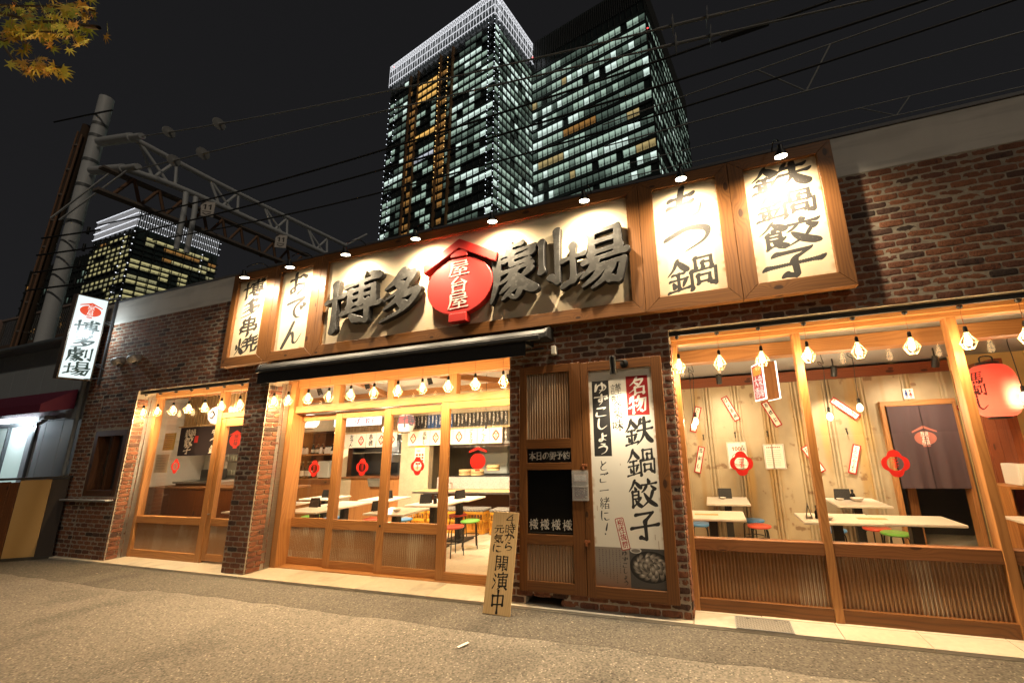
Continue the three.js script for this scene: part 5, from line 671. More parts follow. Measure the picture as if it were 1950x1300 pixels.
// stools, tables and what stands on them
{
  const seatM = { blue: mat([.07, .24, .5], .28), red: mat([.62, .075, .04], .28), green: mat([.15, .4, .06], .28) }, protos = {};
  const stool = (col, x, z, where, y = 0) => {
    const label = `round ${col} stool ${where}`;
    if (protos[col]) return copy(protos[col], [x, y, z], R() * 3, label);
    const t = thing('stool', label, 'stool', [x, y, z], 0, 'round stools'); protos[col] = t;
    obj('seat', [lathe([[0, .438], [.13, .436], [.155, .43], [.16, .42], [.155, .405], [.14, .4], [0, .4]], 30)], seatM[col], t); obj('ring', [flat(new THREE.TorusGeometry(.145, .007, 6, 28)).rotateX(Math.PI / 2).translate(0, .2, 0)], black, t);
    for (let k = 0; k < 4; k++) { const a = k * Math.PI / 2 + .78, c = Math.cos(a), s = Math.sin(a); obj('leg', [tube([[.08 * c, .398, .08 * s], [.125 * c, .385, .125 * s], [.138 * c, .34, .138 * s], [.15 * c, .15, .15 * s], [.165 * c, 0, .165 * s]], .009, 18, 6)], blackMetal, t); }
    return t;
  };
  stool('blue', -.28, -2.24, 'behind the leftmost front table of the right room'); stool('blue', .48, -2.62, 'beside the small back table, behind a red stool'); stool('red', .52, -2.22, 'right of the leftmost back table in the right room'); stool('blue', 1.4, -2.1, 'behind the bottle end of the long table'); stool('red', 1.95, -2.3, 'half hidden behind the green stool in the right room'); stool('green', 2.06, -2.02, 'behind the long table in the right room'); stool('blue', -.47, -.72, 'at the far left just above the sill of the right window'); stool('red', -.12, -.7, 'just above the sill, left end of the right window'); stool('blue', 1.62, -.7, 'just above the sill right of the mullion');
  stool('green', -7.5, -1.85, 'under the tables behind the first sliding door'); stool('blue', -6.85, -1.78, 'behind the stile between first and second door'); stool('red', -5.95, -1.82, 'behind the second sliding door'); stool('blue', -5.3, -1.85, 'behind the third sliding door'); stool('green', -3.98, -1.92, 'in front of the yellow crates behind the clear door'); stool('red', -3.97, -1.45, 'nearest behind the clear door'); stool('red', -4.55, -2.4, 'half hidden behind the third door stile');
  let tp; const topM = mat([.7, .63, .54], .35);
  const table = (x, z, label, w = .75, d = .58) => {
    let t; if (tp && w === .75) t = copy(tp, [x, 0, z], 0, label); else { t = thing('table', label, 'table', [x, 0, z], 0, 'white topped single pedestal tables'); obj('tabletop', [bx(-w / 2, w / 2, .69, .72, -d / 2, d / 2, 'x', .01)], topM, t); obj('pedestal', [bx(-.05, .05, .03, .69, -.05, .05)], black, t); obj('foot', [bx(-.22, .22, 0, .03, -.17, .17, 'x', .008)], black, t); if (w === .75) tp = t; } return t;
  };
  table(-.08, -1.26, 'white pedestal table at the left end of the right window'); table(.14, -2.5, 'small white pedestal table against the tin wall, left', .6, .75); table(1.25, -1.23, 'white pedestal table with the black bottle, behind the mullion'); table(1.985, -1.23, 'white pedestal table joined to the right end of the bottle table', .72, .5); table(1.82, -2.5, 'white pedestal table against the tin wall beside the doorway', .62, .75); table(3.3, -1.3, 'white pedestal table at the right edge of the right window');
  table(-6.31, -.95, 'white pedestal table close behind the first two sliding doors'); table(-6.3, -1.52, 'white pedestal table joined behind the one close to the first doors'); table(-7.62, -2.24, 'white pedestal table in front of the bottle niche'); table(-7.65, -1.35, 'white pedestal table behind the left jamb of the entrance'); table(-6.08, -2.22, 'white pedestal table before the concrete pillar'); table(-4.67, -.98, 'white pedestal table close behind the third sliding door'); table(-4.6, -1.77, 'white pedestal table in the second row behind the third door'); table(-4.5, -2.36, 'white pedestal table nearest to the kitchen counter'); table(-7.4, -.75, 'white pedestal table inside the left door');
  let mp; const menu = (x, z, label, a = 0) => { if (mp) return copy(mp, [x, .721, z], a, label); mp = thing('menu_stand', label, 'menu stand', [x, .721, z], a, 'black menu stands on the tables'); obj('panel', [at(bx(-.1, .1, 0, .15, -.003, .003), 0, 0, .03, 0, -.2)], black, mp); obj('panel', [at(bx(-.1, .1, 0, .15, -.003, .003), 0, 0, -.03, 0, .2)], black, mp); return mp; };
  menu(-6.5, -1.1, 'black menu stand on the table close behind the first sliding door'); menu(-7.55, -2.2, 'black menu stand on the table in front of the bottle niche'); menu(-6.0, -2.2, 'black menu stand on the table before the concrete pillar'); menu(-4.72, -1.7, 'black menu stand beside a sauce bottle behind the third door', .2); menu(-4.45, -2.3, 'black menu stand on the table nearest the kitchen counter', 1.2); menu(-5.0, -.95, 'black menu stand behind the second door stile', 1.3); menu(-7.3, -.75, 'black menu stand inside the left door'); menu(.12, -2.72, 'menu stand on the small table against the tin wall'); menu(1.72, -2.7, 'black menu stand with bowls on the table beside the doorway'); menu(.98, -1.2, 'leaning menu stand at the left end of the bottle table', 1.4);
  const bot = (x, z, label, src) => { if (src) return copy(src, [x, .721, z], 0, label); const t = thing('sauce_bottle', label, 'bottle', [x, .721, z], 0, 'black sauce bottles'); obj('body', [lathe([[0, 0], [.028, 0], [.03, .01], [.03, .075], [.014, .1], [.013, .115]], 16)], mat([.015, .012, .012], .15), t); obj('cap', [lathe([[.017, .113], [.018, .14], [.012, .146], [0, .146]], 14)], black, t); return t; };
  const sb = bot(1.06, -1.14, 'black sauce bottle on the long table behind the mullion'); bot(-4.5, -1.66, 'black sauce bottle right of a menu stand behind the third door', sb); bot(1.84, -2.66, 'black sauce bottle among bowls on the table beside the doorway', sb);
  const bowlM = mat([.62, .56, .48], .4), bowl = (x, z, label, src, s = 1) => { if (src) { const c = copy(src, [x, .721, z], 0, label); c.scale.setScalar(s); return c; } const t = thing('dish', label, 'dish', [x, .721, z], 0, 'small dishes on the tables'); obj('bowl', [lathe([[0, 0], [.03, 0], [.05, .02], [.062, .035], [.058, .035], [.045, .02], [0, .006]], 20)], bowlM, t); return t; };
  const b0 = bowl(1.14, -1.08, 'pale dish in front of the sauce bottle on the long table'); bowl(.08, -2.6, 'pale dish on the small table against the tin wall', b0, .8); bowl(1.85, -2.52, 'wide pale dish on the table beside the doorway', b0, 1.4); bowl(1.66, -2.6, 'small pale dish on the table beside the doorway', b0, .8); bowl(-6.15, -1.1, 'pale dish on the table close behind the first sliding door', b0, 1.1); bowl(-4.35, -1.72, 'pale dish behind the third sliding door', b0); bowl(-4.6, -.9, 'pale dish on the table close behind the third door', b0);
  const paper = (x, z, label) => tag(obj('placemat', [bx(-.14, .14, .721, .7225, -.05, .05, 'x', 0)], mat([.55, .36, .14], .7)), label, 'placemat', 'tan placemats').position.set(x, 0, z); paper(-.15, -1.25, 'tan placemat on the left table of the right window'); paper(1.6, -1.22, 'tan placemat at the joint of the long table');
}
// curtains, slips, posters, lanterns
{
  const cloth = (w, h, m, folds, amp, seed) => { const g = new THREE.PlaneGeometry(w, h, 40, 20), p = g.attributes.position; for (let i = 0; i < p.count; i++) { const v = .5 - p.getY(i) / h; p.setZ(i, amp * (.25 + .75 * v) * Math.sin(p.getX(i) / w * folds * 6.283 + seed + v * .8) + amp * .5 * Math.sin(p.getX(i) / w * 17 + seed * 3) * v); } g.computeVertexNormals(); g.translate(0, -h / 2, 0); return flat(g); };
  const N = art(1024, 1536, (g, w, h) => { g.fillStyle = '#4e3c3e'; g.fillRect(0, 0, w, h); for (let i = 0; i < 300; i++) { g.fillStyle = `rgba(90,70,74,${rr(.02, .07)})`; g.fillRect(R() * w, R() * h, rr(2, 60), rr(2, 200)); } g.fillStyle = '#b06a5a'; g.beginPath(); g.moveTo(320, 500); g.lineTo(512, 400); g.lineTo(704, 500); g.lineTo(704, 530); g.lineTo(512, 450); g.lineTo(320, 530); g.fill(); g.beginPath(); g.ellipse(512, 630, 170, 125, 0, 0, 7); g.fill(); g.fillRect(460, 765, 104, 24); g.fillStyle = '#e8ded2'; ['屋', '台', '屋'].forEach((c, i) => brush(g, c, 450, 510 + i * 80, 124, 88, .8, .03)); });
  const t = thing('doorway_curtain', 'dark split curtain with pale lantern emblem in the inner doorway', 'curtain', [2.92, 2.03, -2.86]), half = (s) => { const g = cloth(.395, 1.17, 0, 1.6, .012, s); const u = g.attributes.uv; for (let i = 0; i < u.count; i++) u.setX(i, s ? .5 + u.getX(i) / 2 : u.getX(i) / 2); return g.translate(s ? .2 : -.2, 0, 0); };
  obj('cloth_half', [half(0)], mat([1, 1, 1], .85, { map: N, side: THREE.DoubleSide }), t); obj('cloth_half', [half(1)], mat([1, 1, 1], .85, { map: N, side: THREE.DoubleSide }), t); obj('rod', [rod([-.4, .0, 0], [.4, 0, 0], .012)], wood.amber, t);
  // paper slips on the tin wall
  const slipT = (txt, lead) => art(128, 512, (g, w, h) => { g.fillStyle = '#efe6d2'; g.fillRect(0, 0, w, h); g.strokeStyle = '#a81c16'; g.lineWidth = 20; g.strokeRect(10, 10, w - 20, h - 20); let y = 30; if (lead) { g.fillStyle = '#c04a30'; [...lead].forEach((c, i) => brush(g, c, 28 + (i % 2) * 38, 28, 36, 50, .8, .05)); y = 100; } g.fillStyle = '#1c1816'; const s = (h - y - 24) / txt.length; [...txt].forEach((c, i) => brush(g, c, w / 2 - 34, y + i * s, 68, Math.min(s, 96) * .95, 1.0, .08)); });
  for (const [x, y, a, txt, lead, label] of [[-.22, 1.97, -.3, 'さば', '', 'red bordered slip behind the hanging bulbs at the far left of the tin wall'], [.36, 2.12, .42, '豚ばら串焼'.slice(1), '', 'red bordered slip tilted left, second in the upper row'], [.97, 2.0, .42, '串焼お', '', 'red bordered slip half behind the red box sign'], [2.01, 2.03, .82, 'ごまさば', '', 'strongly tilted red bordered slip in the bright spot'], [-.22, 1.3, -.25, '馬刺し', '特'.slice(1), 'red bordered slip tilted right, leftmost in the lower row'], [1.47, 1.28, .5, 'おでん', '', 'red bordered slip crossed by the mullion'], [2.02, 1.27, -.3, 'とんこつらーめん'.replace('め', 'も'), '', 'red bordered slip tilted right beside the doorway'], [3.52, 1.8, .4, '馬刺', '', 'red bordered slip on the tin wall right of the doorway']])
    { const m = obj('menu_slip', [bx(-.055, .055, -.22, .22, 0, .002, 'y', 0), quad(-.054, .054, -.219, .219, .004)], printed(slipT(txt, lead), .7)); const u = m.geometry.attributes.uv; const n = u.count - 6; for (let i = 0; i < n; i++) u.setXY(i, .02, .5); m.position.set(x, y, -2.938); m.rotation.z = a; tag(m, label, 'menu slip'); }
  const poster = (w, h, x, y, z, label, draw) => { const m = obj('wall_poster', [quad(-w / 2, w / 2, -h / 2, h / 2, 0)], printed(art(256, Math.round(256 * h / w), draw), .7)); m.position.set(x, y, z); tag(m, label, 'poster'); };
  const lines = (g, w, h, y0, n, col) => { for (let i = 0; i < n; i++) { g.fillStyle = col; for (let x = w * .12; x < w * (.7 + .2 * R()); x += 13) g.fillRect(x, y0 + i * (h - y0 - 20) / n, 8, 6); } };
  poster(.3, .42, .38, 1.36, -2.936, 'white poster with red number one hundred behind the left badge sticker', (g, w, h) => { g.fillStyle = '#f1eadb'; g.fillRect(0, 0, w, h); g.strokeStyle = '#3a3a3a'; g.lineWidth = 4; g.strokeRect(8, 8, w - 16, h - 16); g.fillStyle = '#a8302a'; g.font = 'bold 74px sans-serif'; g.fillText('100', 60, 118); g.fillStyle = '#222'; brush(g, 'お', 188, 40, 50, 46, .9); brush(g, '酒', 188, 84, 50, 50, .9); g.strokeStyle = '#b0443a'; g.lineWidth = 6; g.beginPath(); g.arc(128, 230, 74, 0, 7); g.stroke(); lines(g, w, h, 300, 3, '#444'); });
  poster(.3, .38, .93, 1.33, -2.936, 'white notice with blue border and fine print on the tin wall', (g, w, h) => { g.fillStyle = '#f1eadb'; g.fillRect(0, 0, w, h); g.strokeStyle = '#6a7688'; g.lineWidth = 5; g.strokeRect(9, 9, w - 18, h - 18); g.fillStyle = '#a8443a'; for (let x = 40; x < 210; x += 22) g.fillRect(x, 34, 15, 15); lines(g, w, h, 80, 9, 'rgba(120,104,84,.7)'); });
  poster(.13, .15, 2.86, 2.2, -2.935, 'small square sign with blue and red figures above the doorway', (g, w, h) => { g.fillStyle = '#eee8de'; g.fillRect(0, 0, w, h); for (const [x, c, s] of [[76, '#243a86', 0], [178, '#b03030', 1]]) { g.fillStyle = c; g.beginPath(); g.arc(x, 60, 24, 0, 7); g.fill(); g.beginPath(); if (s) { g.moveTo(x, 86); g.lineTo(x + 44, 200); g.lineTo(x - 44, 200); } else g.rect(x - 32, 90, 64, 110); g.fill(); g.fillRect(x - 22, 200, 16, 66); g.fillRect(x + 6, 200, 16, 66); } });
  poster(.28, .56, -6.45, 1.5, -3.59, 'yellow and white price poster on the concrete pillar', (g, w, h) => { g.fillStyle = '#eee4d0'; g.fillRect(0, 0, w, h); g.fillStyle = '#e8b81c'; g.fillRect(0, 0, w, 120); g.fillStyle = '#333'; g.font = 'bold 56px sans-serif'; g.fillText('100', 40, 210); g.fillStyle = '#b03a2a'; for (let i = 0; i < 4; i++) for (let k = 0; k < 3; k++) g.fillRect(30 + k * 72, 250 + i * 60, 54, 40); });
  poster(.36, .34, -10.5, 1.93, -.98, 'yellow note on the wall inside the left window', (g, w, h) => { g.fillStyle = '#d8b23c'; g.fillRect(0, 0, w, h); lines(g, w, h, 40, 6, '#6a5020'); }); poster(.42, .36, -10.62, 1.5, -.98, 'white note below the yellow note inside the left window', (g, w, h) => { g.fillStyle = '#e6dfcf'; g.fillRect(0, 0, w, h); lines(g, w, h, 40, 5, 'rgba(110,100,90,.6)'); });
  // hooks on the tin wall
  const hk = thing('wall_hook', 'small dark coat hook on the tin wall left of the notice', 'hook', [.38, 1.68, -2.94]); obj('hook', [tube([[0, .05, .0], [0, .04, .02], [0, -.02, .015], [0, -.04, .035], [0, -.02, .05]], .007, 14, 6), lathe([[0, .0], [.014, .0], [.014, .012], [0, .016]], 10).rotateX(Math.PI / 2).translate(0, .04, 0)], black, hk); copy(hk, [.87, 1.68, -2.94], 0, 'small dark coat hook above the white notice'); copy(hk, [1.98, 1.68, -2.94], 0, 'small dark coat hook under the bright spot'); copy(hk, [-.12, 1.66, -2.94], 0, 'small dark coat hook at the far left of the tin wall');
  // lit red and white box sign hanging in the right room
  const bs = thing('hanging_box_sign', 'hanging box sign with red faces and glowing white edges', 'box sign', [.73, 2.1, -1.3], .27); const bf = art(192, 256, (g, w, h) => { g.fillStyle = '#d8281c'; g.fillRect(0, 0, w, h); g.fillStyle = '#f0a020'; g.fillRect(20, 16, 152, 62); g.fillStyle = '#fff3e8'; [['大', '衆'], ['酒', '場']].forEach((r, j) => r.forEach((c, i) => brush(g, c, 16 + i * 82, 84 + j * 82, 78, 78, 1.1, 0))); });
  obj('housing', [bx(-.075, .075, 0, .46, -.17, .17)], wood.ply, bs); obj('face', [quad(-.16, .16, .01, .45, 0).rotateY(-Math.PI / 2).translate(-.0915, 0, 0)], mat([.1, .1, .1], .4, { emissiveMap: bf, emissive: new THREE.Color(1, 1, 1), emissiveIntensity: 1.0 }), bs); obj('lit_edge', [bx(-.09, -.076, -.005, .465, -.175, .178), bx(.076, .09, -.005, .465, -.175, .178)], glow([1, .93, .84], 2.2), bs); obj('hanger', [rod([0, .46, 0], [0, .88, 0], .008)], black, bs);
  // red paper lantern
  const L = thing('paper_lantern', 'large red paper lantern with black characters at the right edge', 'lantern', [3.09, 1.77, -1.5]); const lt = art(1024, 512, (g, w, h) => { const q = g.createLinearGradient(0, 0, 0, h); q.addColorStop(0, '#e8604e'); q.addColorStop(1, '#ee8672'); g.fillStyle = q; g.fillRect(0, 0, w, h); g.fillStyle = '#3a0d0a'; column(g, '馬刺し', 120, 74, 118, 124, 1.1, .06); });
  const lp = []; for (let i = 0; i <= 40; i++) { const v = i / 40, a = Math.abs(2 * v - 1); lp.push([.165 * Math.pow(1 - Math.pow(a, 3.2), .45) * .88 + .065 + .0025 * Math.cos(v * 26 * 6.283), v * .6]); } const lg = new THREE.LatheGeometry(lp.map((p) => new THREE.Vector2(...p)), 48, -2.2); obj('shade', [flat(lg)], new THREE.MeshPhysicalMaterial({ map: lt, roughness: .9, transmission: .4, thickness: 0, side: THREE.DoubleSide, emissiveMap: lt, emissive: new THREE.Color(1, .72, .62), emissiveIntensity: .55 }), L);
  for (const y of [-.015, .6]) obj('rim', [at(lathe([[.06, 0], [.1, 0], [.1, .025], [.06, .025]], 24), 0, y, 0)], black, L); obj('handle', [tube([[-.06, .62, 0], [-.05, .69, 0], [.05, .69, 0], [.06, .62, 0]], .008, 16, 6)], black, L); const ll = new THREE.PointLight(new THREE.Color(1, .5, .3), .7, 0, 2); ll.position.set(0, .2, 0); L.add(ll); obj('bulb', [new THREE.SphereGeometry(.03, 12, 8).translate(0, .2, 0)], glow([1, .7, .4], 6), L);
  // bare bulbs on looped black cord
  const h = thing('hanging_bulb', 'bulb on looped black cord over the far left table of the right room', 'pendant lamp', [-.17, 1.87, -1.3], 0, 'bulbs on black cords inside'); obj('cord', [tube([[0, .1, 0], [.01, .4, 0], [.02, .62, 0], [-.03, .66, 0], [-.02, .7, .02], [.03, .66, 0], [.01, .8, 0], [0, 1.1, 0]], .0045, 60, 5)], black, h); obj('socket', [lathe([[0, .12], [.016, .115], [.019, .06], [.014, .045], [0, .045]], 14)], black, h); obj('glass', [lathe([[0, -.05], [.02, -.046], [.034, -.02], [.036, 0], [.03, .025], [.016, .045], [.014, .05]], 18)], glow([1, .72, .36], 10, [.5, .4, .25]), h);
  const pl = new THREE.PointLight(new THREE.Color(1, .73, .42), 2.0, 0, 2); pl.castShadow = true; h.add(pl);
  for (const [x, y, z, l] of [[-.22, 1.83, -1.9, 'bulb on black cord, the lower of the pair at the far left'], [1.42, 1.86, -1.45, 'bulb on black cord just right of the mullion'], [1.8, 1.96, -1.6, 'bulb on black cord beside the bright spot'], [3.2, 1.97, -1.25, 'bulb on black cord in front of the red lantern'], [-6.75, 1.98, -1.6, 'bulb on cord at the upper left of the first sliding door'], [-5.72, 2.0, -1.7, 'bulb on cord behind the second sliding door'], [-6.5, 1.9, -2.6, 'bulb on cord over the white curtain strip, left'], [-4.0, 1.9, -2.4, 'bulb on cord over the white curtain strip, right'], [-5.1, 1.9, -2.6, 'bulb on cord behind the third sliding door'], [-8.9, 2.1, -1.2, 'bulb on cord inside the left window']]) copy(h, [x, y, z], R() * 6, l);
  // ceiling spots
  const s = thing('track_spot', 'black cylinder spot on the ceiling of the right room, over the bright patch', 'spotlight', [1.75, 2.7, -2.2], 0, 'ceiling spots'); obj('stem', [rod([0, 0, 0], [0, -.12, 0], .01)], black, s); obj('head', [at(lathe([[0, .07], [.04, .07], [.042, -.07], [.036, -.07], [0, -.05]], 18), 0, -.18, 0, 0, .45)], black, s); obj('lens', [at(new THREE.CylinderGeometry(.034, .034, .004, 16), 0, -.243, -.031, 0, .45)], glow([1, .88, .7], 7, [.5, .5, .5]), s);
  const sl = new THREE.SpotLight(new THREE.Color(1, .82, .56), 20, 0, .62, .9, 2); sl.position.set(0, -.27, -.045); sl.target.position.set(.1, -1.15, -.75); sl.castShadow = true; s.add(sl, sl.target);
  const spots = [[.2, -2.1, [.1, -1.3, -.8], 6, 'black ceiling spot over the small table by the tin wall'], [2.85, -2.0, [.05, -1.2, -.85], 9, 'black ceiling spot lighting the dark curtain'], [-5.9, -1.4, [0, -1.6, -1], 30, 'black ceiling spot over the second transom light'], [-4.6, -1.5, [.1, -1.6, -1], 30, 'black ceiling spot over the third transom light'], [-7.3, -1.6, [-.2, -1.6, -.8], 30, 'black ceiling spot over the first transom light'], [-3.3, -2.0, [0, -1.6, -.8], 32, 'black ceiling spot over the clear door'], [-9.2, -1.0, [-.2, -1.6, -.6], 18, 'black ceiling spot inside the left window']];
  for (const [x, z, tg, k, label] of spots) { const c = copy(s, [x, x > -2 ? 2.7 : 2.98, z], 0, label), l = c.children.find((o) => o.isSpotLight); l.target = c.children.find((o) => o.type === 'Object3D'); l.target.position.set(...tg); l.intensity = k; l.angle = .95; }
}
// kitchen side of the entrance room: curtain strip, wooden price tags, niche, counter, crates
{
  const flags = thing('curtain_strip', 'row of white cloth flags with red badges and brush writing over the kitchen opening', 'noren curtain', [-6.5, 2.03, -3.55]); const texts = ['', 'おでん', '', '串焼', '', '', '鉄鍋餃子', '', '馬刺し', '', 'もつ鍋', '', 'ごまさば', 'うでん', '']; const F = {};
  const flagT = (s) => F[s] ??= art(128, 128, (g, w, h) => { g.fillStyle = '#efe6d4'; g.fillRect(0, 0, w, h); if (!s) { g.strokeStyle = '#c03a26'; g.lineWidth = 11; g.beginPath(); for (let i = 0; i <= 40; i++) { const a = i / 40 * 6.283, r = 33 + 4 * Math.cos(4 * a); g.lineTo(64 + Math.cos(a) * r * .82, 64 + Math.sin(a) * r); } g.stroke(); g.fillStyle = '#c86a50'; brush(g, '屋', 50, 42, 28, 22, .8); brush(g, '台', 50, 64, 28, 22, .8); } else { g.fillStyle = '#1c1816'; const n = s.length, k = 112 / n; [...s].forEach((c, i) => brush(g, c, 64 - k * .45 - (n === 2 ? 8 : 4), 8 + i * k, Math.min(56, k * 1.2), k * .96, 1, .1)); } });
  for (let i = 0; i < 15; i++) { const w = .312, g = new THREE.PlaneGeometry(w - .008, .335, 8, 4), p = g.attributes.position; for (let k = 0; k < p.count; k++) p.setZ(k, .008 * Math.sin(p.getX(k) * 18 + i * 2) * (.5 - p.getY(k) / .335)); g.computeVertexNormals(); const x = -2.3 + i * w; if (Math.abs(x + -6.5 + 6.85) < .17) continue; const m = obj('flag', [flat(g)], mat([1, 1, 1], .85, { map: flagT(texts[i]), side: THREE.DoubleSide }), flags); m.position.set(x, -.17, .01); } obj('rod', [rod([-2.5, .01, 0], [2.4, .01, 0], .014)], wood.pale, flags);
  const tags = thing('price_tags', 'row of upright blue, black and tan wooden price tags above the cloth flags', 'price tags', [-6.5, 2.08, -3.56]); const cols = ['#1f3f6e', '#24211f', '#8a6a42'], TT = cols.map((c, k) => [0, 1, 2].map((v) => printed(art(64, 256, (g, w, h) => { g.fillStyle = c; g.fillRect(0, 0, w, h); g.fillStyle = k === 2 ? '#4a3420' : '#e8e0d2'; const s = ['もつ鍋おでん', 'ごまさばか', '鉄鍋餃子'][v]; [...s].forEach((q, i) => brush(g, q, 14, 12 + i * 38, 36, 36, .95, .05)); }), .7)));
  for (let i = 0; i < 46; i++) { const x = -2.2 + i * .1; if (x > -.6 && x < -.25) continue; const k = x < -.5 ? 2 : x < .95 ? (x < .25 ? 1 : 0) : 1; obj('tag', [bx(-.043, .043, 0, .3, 0, .008, 'y', .002), quad(-.042, .042, .002, .298, .0095)], TT[k][i % 3], tags).position.set(x, 0, 0); }
  const lb = thing('light_box', 'long white lit box with red lettering behind the second sliding door', 'light box', [-7.9, 2.2, -3.2]); obj('box', [bx(-.75, .6, 0, .2, -.06, .06, 'x', .015)], mat([.1, .1, .1], .5, { emissive: new THREE.Color(1, .96, .88), emissiveIntensity: 1.7 }), lb); obj('lettering', [quad(-.1, .55, .03, .17, .064)], mat([1, 1, 1], .5, { alphaTest: .5, transparent: true, map: art(512, 110, (g) => { g.fillStyle = '#b02838'; [...'ばり餃子'].forEach((c, i) => brush(g, c, 20 + i * 118, 6, 108, 96, 1, .05)); }) }), lb);
  const wl = (x, y, z, label) => { const t = thing('white_lantern', label, 'lantern', [x, y, z], 0, 'white paper lanterns'); obj('shade', [lathe([[.06, -.17], [.14, -.15], [.19, -.08], [.2, 0], [.19, .08], [.14, .15], [.06, .17]], 30)], glow([1, .9, .72], 1.5, [.8, .78, .7]), t); obj('rim', [lathe([[.05, -.19], [.075, -.19], [.075, -.165], [.05, -.165]], 20)], black, t); const k = []; for (let i = 0; i < 26; i++) { const a = i / 26 * 6.283, r = .062 + .008 * Math.cos(4 * a); k.push(new THREE.SphereGeometry(.012, 6, 4).translate(Math.cos(a) * r + .05, Math.sin(a) * r, .188)); } obj('badge', k, mat([.12, .05, .03], .6), t); return t; };
  wl(-9.25, 2.4, -1.1, 'round white paper lantern with dark ring inside the left window'); wl(-9.95, 2.38, -3.2, 'white paper lantern above the bottle niche, left one'); wl(-9.5, 2.38, -3.2, 'white paper lantern above the bottle niche, right one'); 
  const rl = thing('striped_lantern', 'white paper lantern with red band and a black character behind the third door', 'lantern', [-6.55, 2.2, -3.2]); obj('shade', [lathe([[.08, -.2], [.15, -.17], [.18, -.05], [.18, .05], [.15, .17], [.08, .2]], 30)], printed(art(256, 128, (g, w, h) => { g.fillStyle = '#f4ead8'; g.fillRect(0, 0, w, h); g.fillStyle = '#c8281e'; g.fillRect(0, 30, w, 40); g.fillStyle = '#161210'; for (const x of [10, 100, 180]) brush(g, '博', x, 14, 70, 70, 1.1); }), .8, { emissive: new THREE.Color(1, .9, .75), emissiveIntensity: .25 }), rl); obj('rim', [lathe([[.06, -.22], [.09, -.22], [.09, -.19], [.06, -.19]], 20)], black, rl);
  // bottle niche
  const ni = thing('bottle_niche', 'brown niche with shelves behind the first sliding door', 'shelf', [-9.8, .97, -3.75]); obj('lining', [bx(-.72, .72, 0, 1.17, -.42, -.4), bx(-.72, -.7, 0, 1.17, -.4, .16), bx(.7, .72, 0, 1.17, -.4, .16), bx(-.7, .7, 1.15, 1.17, -.4, .16, 'x')], wood.brown, ni); for (const y of [0, .6]) obj('shelf', [bx(-.7, .7, y - .03, y, -.4, .17, 'x')], wood.amber, ni); obj('trim', [bx(-.72, .72, -.14, -.03, .15, .18, 'x')], wood.sill, ni);
  const bt = thing('sake_bottle', 'tall dark sake bottle with pale label, first from the left on the lower niche shelf', 'bottle', [-10.3, .971, -3.68], 0, 'bottles on the niche shelves'); obj('body', [lathe([[0, 0], [.05, 0], [.054, .02], [.054, .22], [.03, .29], [.018, .33], [.018, .39]], 18)], mat([.03, .025, .015], .12), bt); obj('label', [lathe([[.0545, .06], [.0555, .06], [.0555, .19], [.0545, .19]], 18)], mat([.72, .66, .55], .7), bt); obj('cap', [lathe([[.02, .385], [.021, .42], [0, .424]], 12)], mat([.3, .22, .1], .4), bt);
  for (let i = 1; i < 4; i++) copy(bt, [-10.3 + i * .14, .971, -3.68 + (i % 2) * .03], i, `tall dark sake bottle, ${['', 'second', 'third', 'fourth'][i]} from the left on the lower niche shelf`); for (let i = 0; i < 3; i++) copy(bt, [-9.95 + i * .16, 1.572, -3.72], i, `dark bottle among the jars on the upper niche shelf, ${['left', 'middle', 'right'][i]} one`).scale.set(.9, .62, .9); copy(bt, [-9.16, 1.5, -3.62], 0, 'dark bottle with white label at the right edge of the niche').scale.setScalar(.75);
  const jr = thing('white_jar', 'white bottle jar on the upper niche shelf, first from the left', 'jar', [-10.42, 1.572, -3.7], 0, 'white jars on the upper niche shelf'); obj('body', [lathe([[0, 0], [.042, 0], [.045, .02], [.045, .11], [.028, .15], [.02, .17]], 16)], mat([.72, .66, .6], .35), jr); obj('cap', [lathe([[.022, .165], [.024, .195], [0, .198]], 12)], black, jr); for (let i = 1; i < 8; i++) copy(jr, [[-10.42, -10.32, -10.22, -10.1, -9.42, -9.33, -9.24, -9.6][i], 1.572, -3.66], i, `white bottle jar on the upper niche shelf, ${['', 'second', 'third', 'fourth', 'seventh', 'eighth', 'ninth', 'sixth'][i]} in the row`);
  const ca = thing('white_cabinet', 'small white cabinet on the lower niche shelf', 'cabinet', [-9.35, .99, -3.7]); obj('body', [bx(-.19, .19, 0, .4, -.14, .14, 'y', .012)], mat([.55, .54, .48], .5), ca); for (const x of [-.15, .15]) obj('foot', [bx(x - .02, x + .02, -.02, 0, -.1, .1)], black, ca);
  const sf = thing('servery', 'dark servery opening with steel shelf and equipment behind the second door', 'servery', [-7.9, 1.0, -3.75]); obj('sill', [bx(-.9, .9, -.03, 0, -.3, .2, 'x')], wood.sill, sf); obj('oven', [bx(-.82, -.1, .02, .85, -.9, -.45, 'y', .01)], mat([.03, .03, .032], .3), sf); obj('shelf', [bx(-.85, .9, .55, .57, -.5, -.1, 'x', .003)], steel, sf); obj('hood', [bx(.05, .9, .3, .5, -1.0, -.5, 'x', .02)], steel, sf); obj('tray', [at(bx(-.28, .28, 0, .2, -.02, .02, 'x', .01), .35, -.22, .2, 0, .3)], steel, sf);
  const co = thing('kitchen_counter', 'long counter with steel edge and speckled pink ledge before the open kitchen', 'counter', [-4.3, 0, -3.4]); const speck = mat([1, 1, 1], .5, { map: tex(256, 256, (u, v) => { const a = hash(Math.floor(u * 90), Math.floor(v * 90), 3), k = .45 + .25 * (a - .5); return a > .85 ? [.7, .62, .55] : [k * 1.0, k * .82, k * .78]; }, .5, .5) });
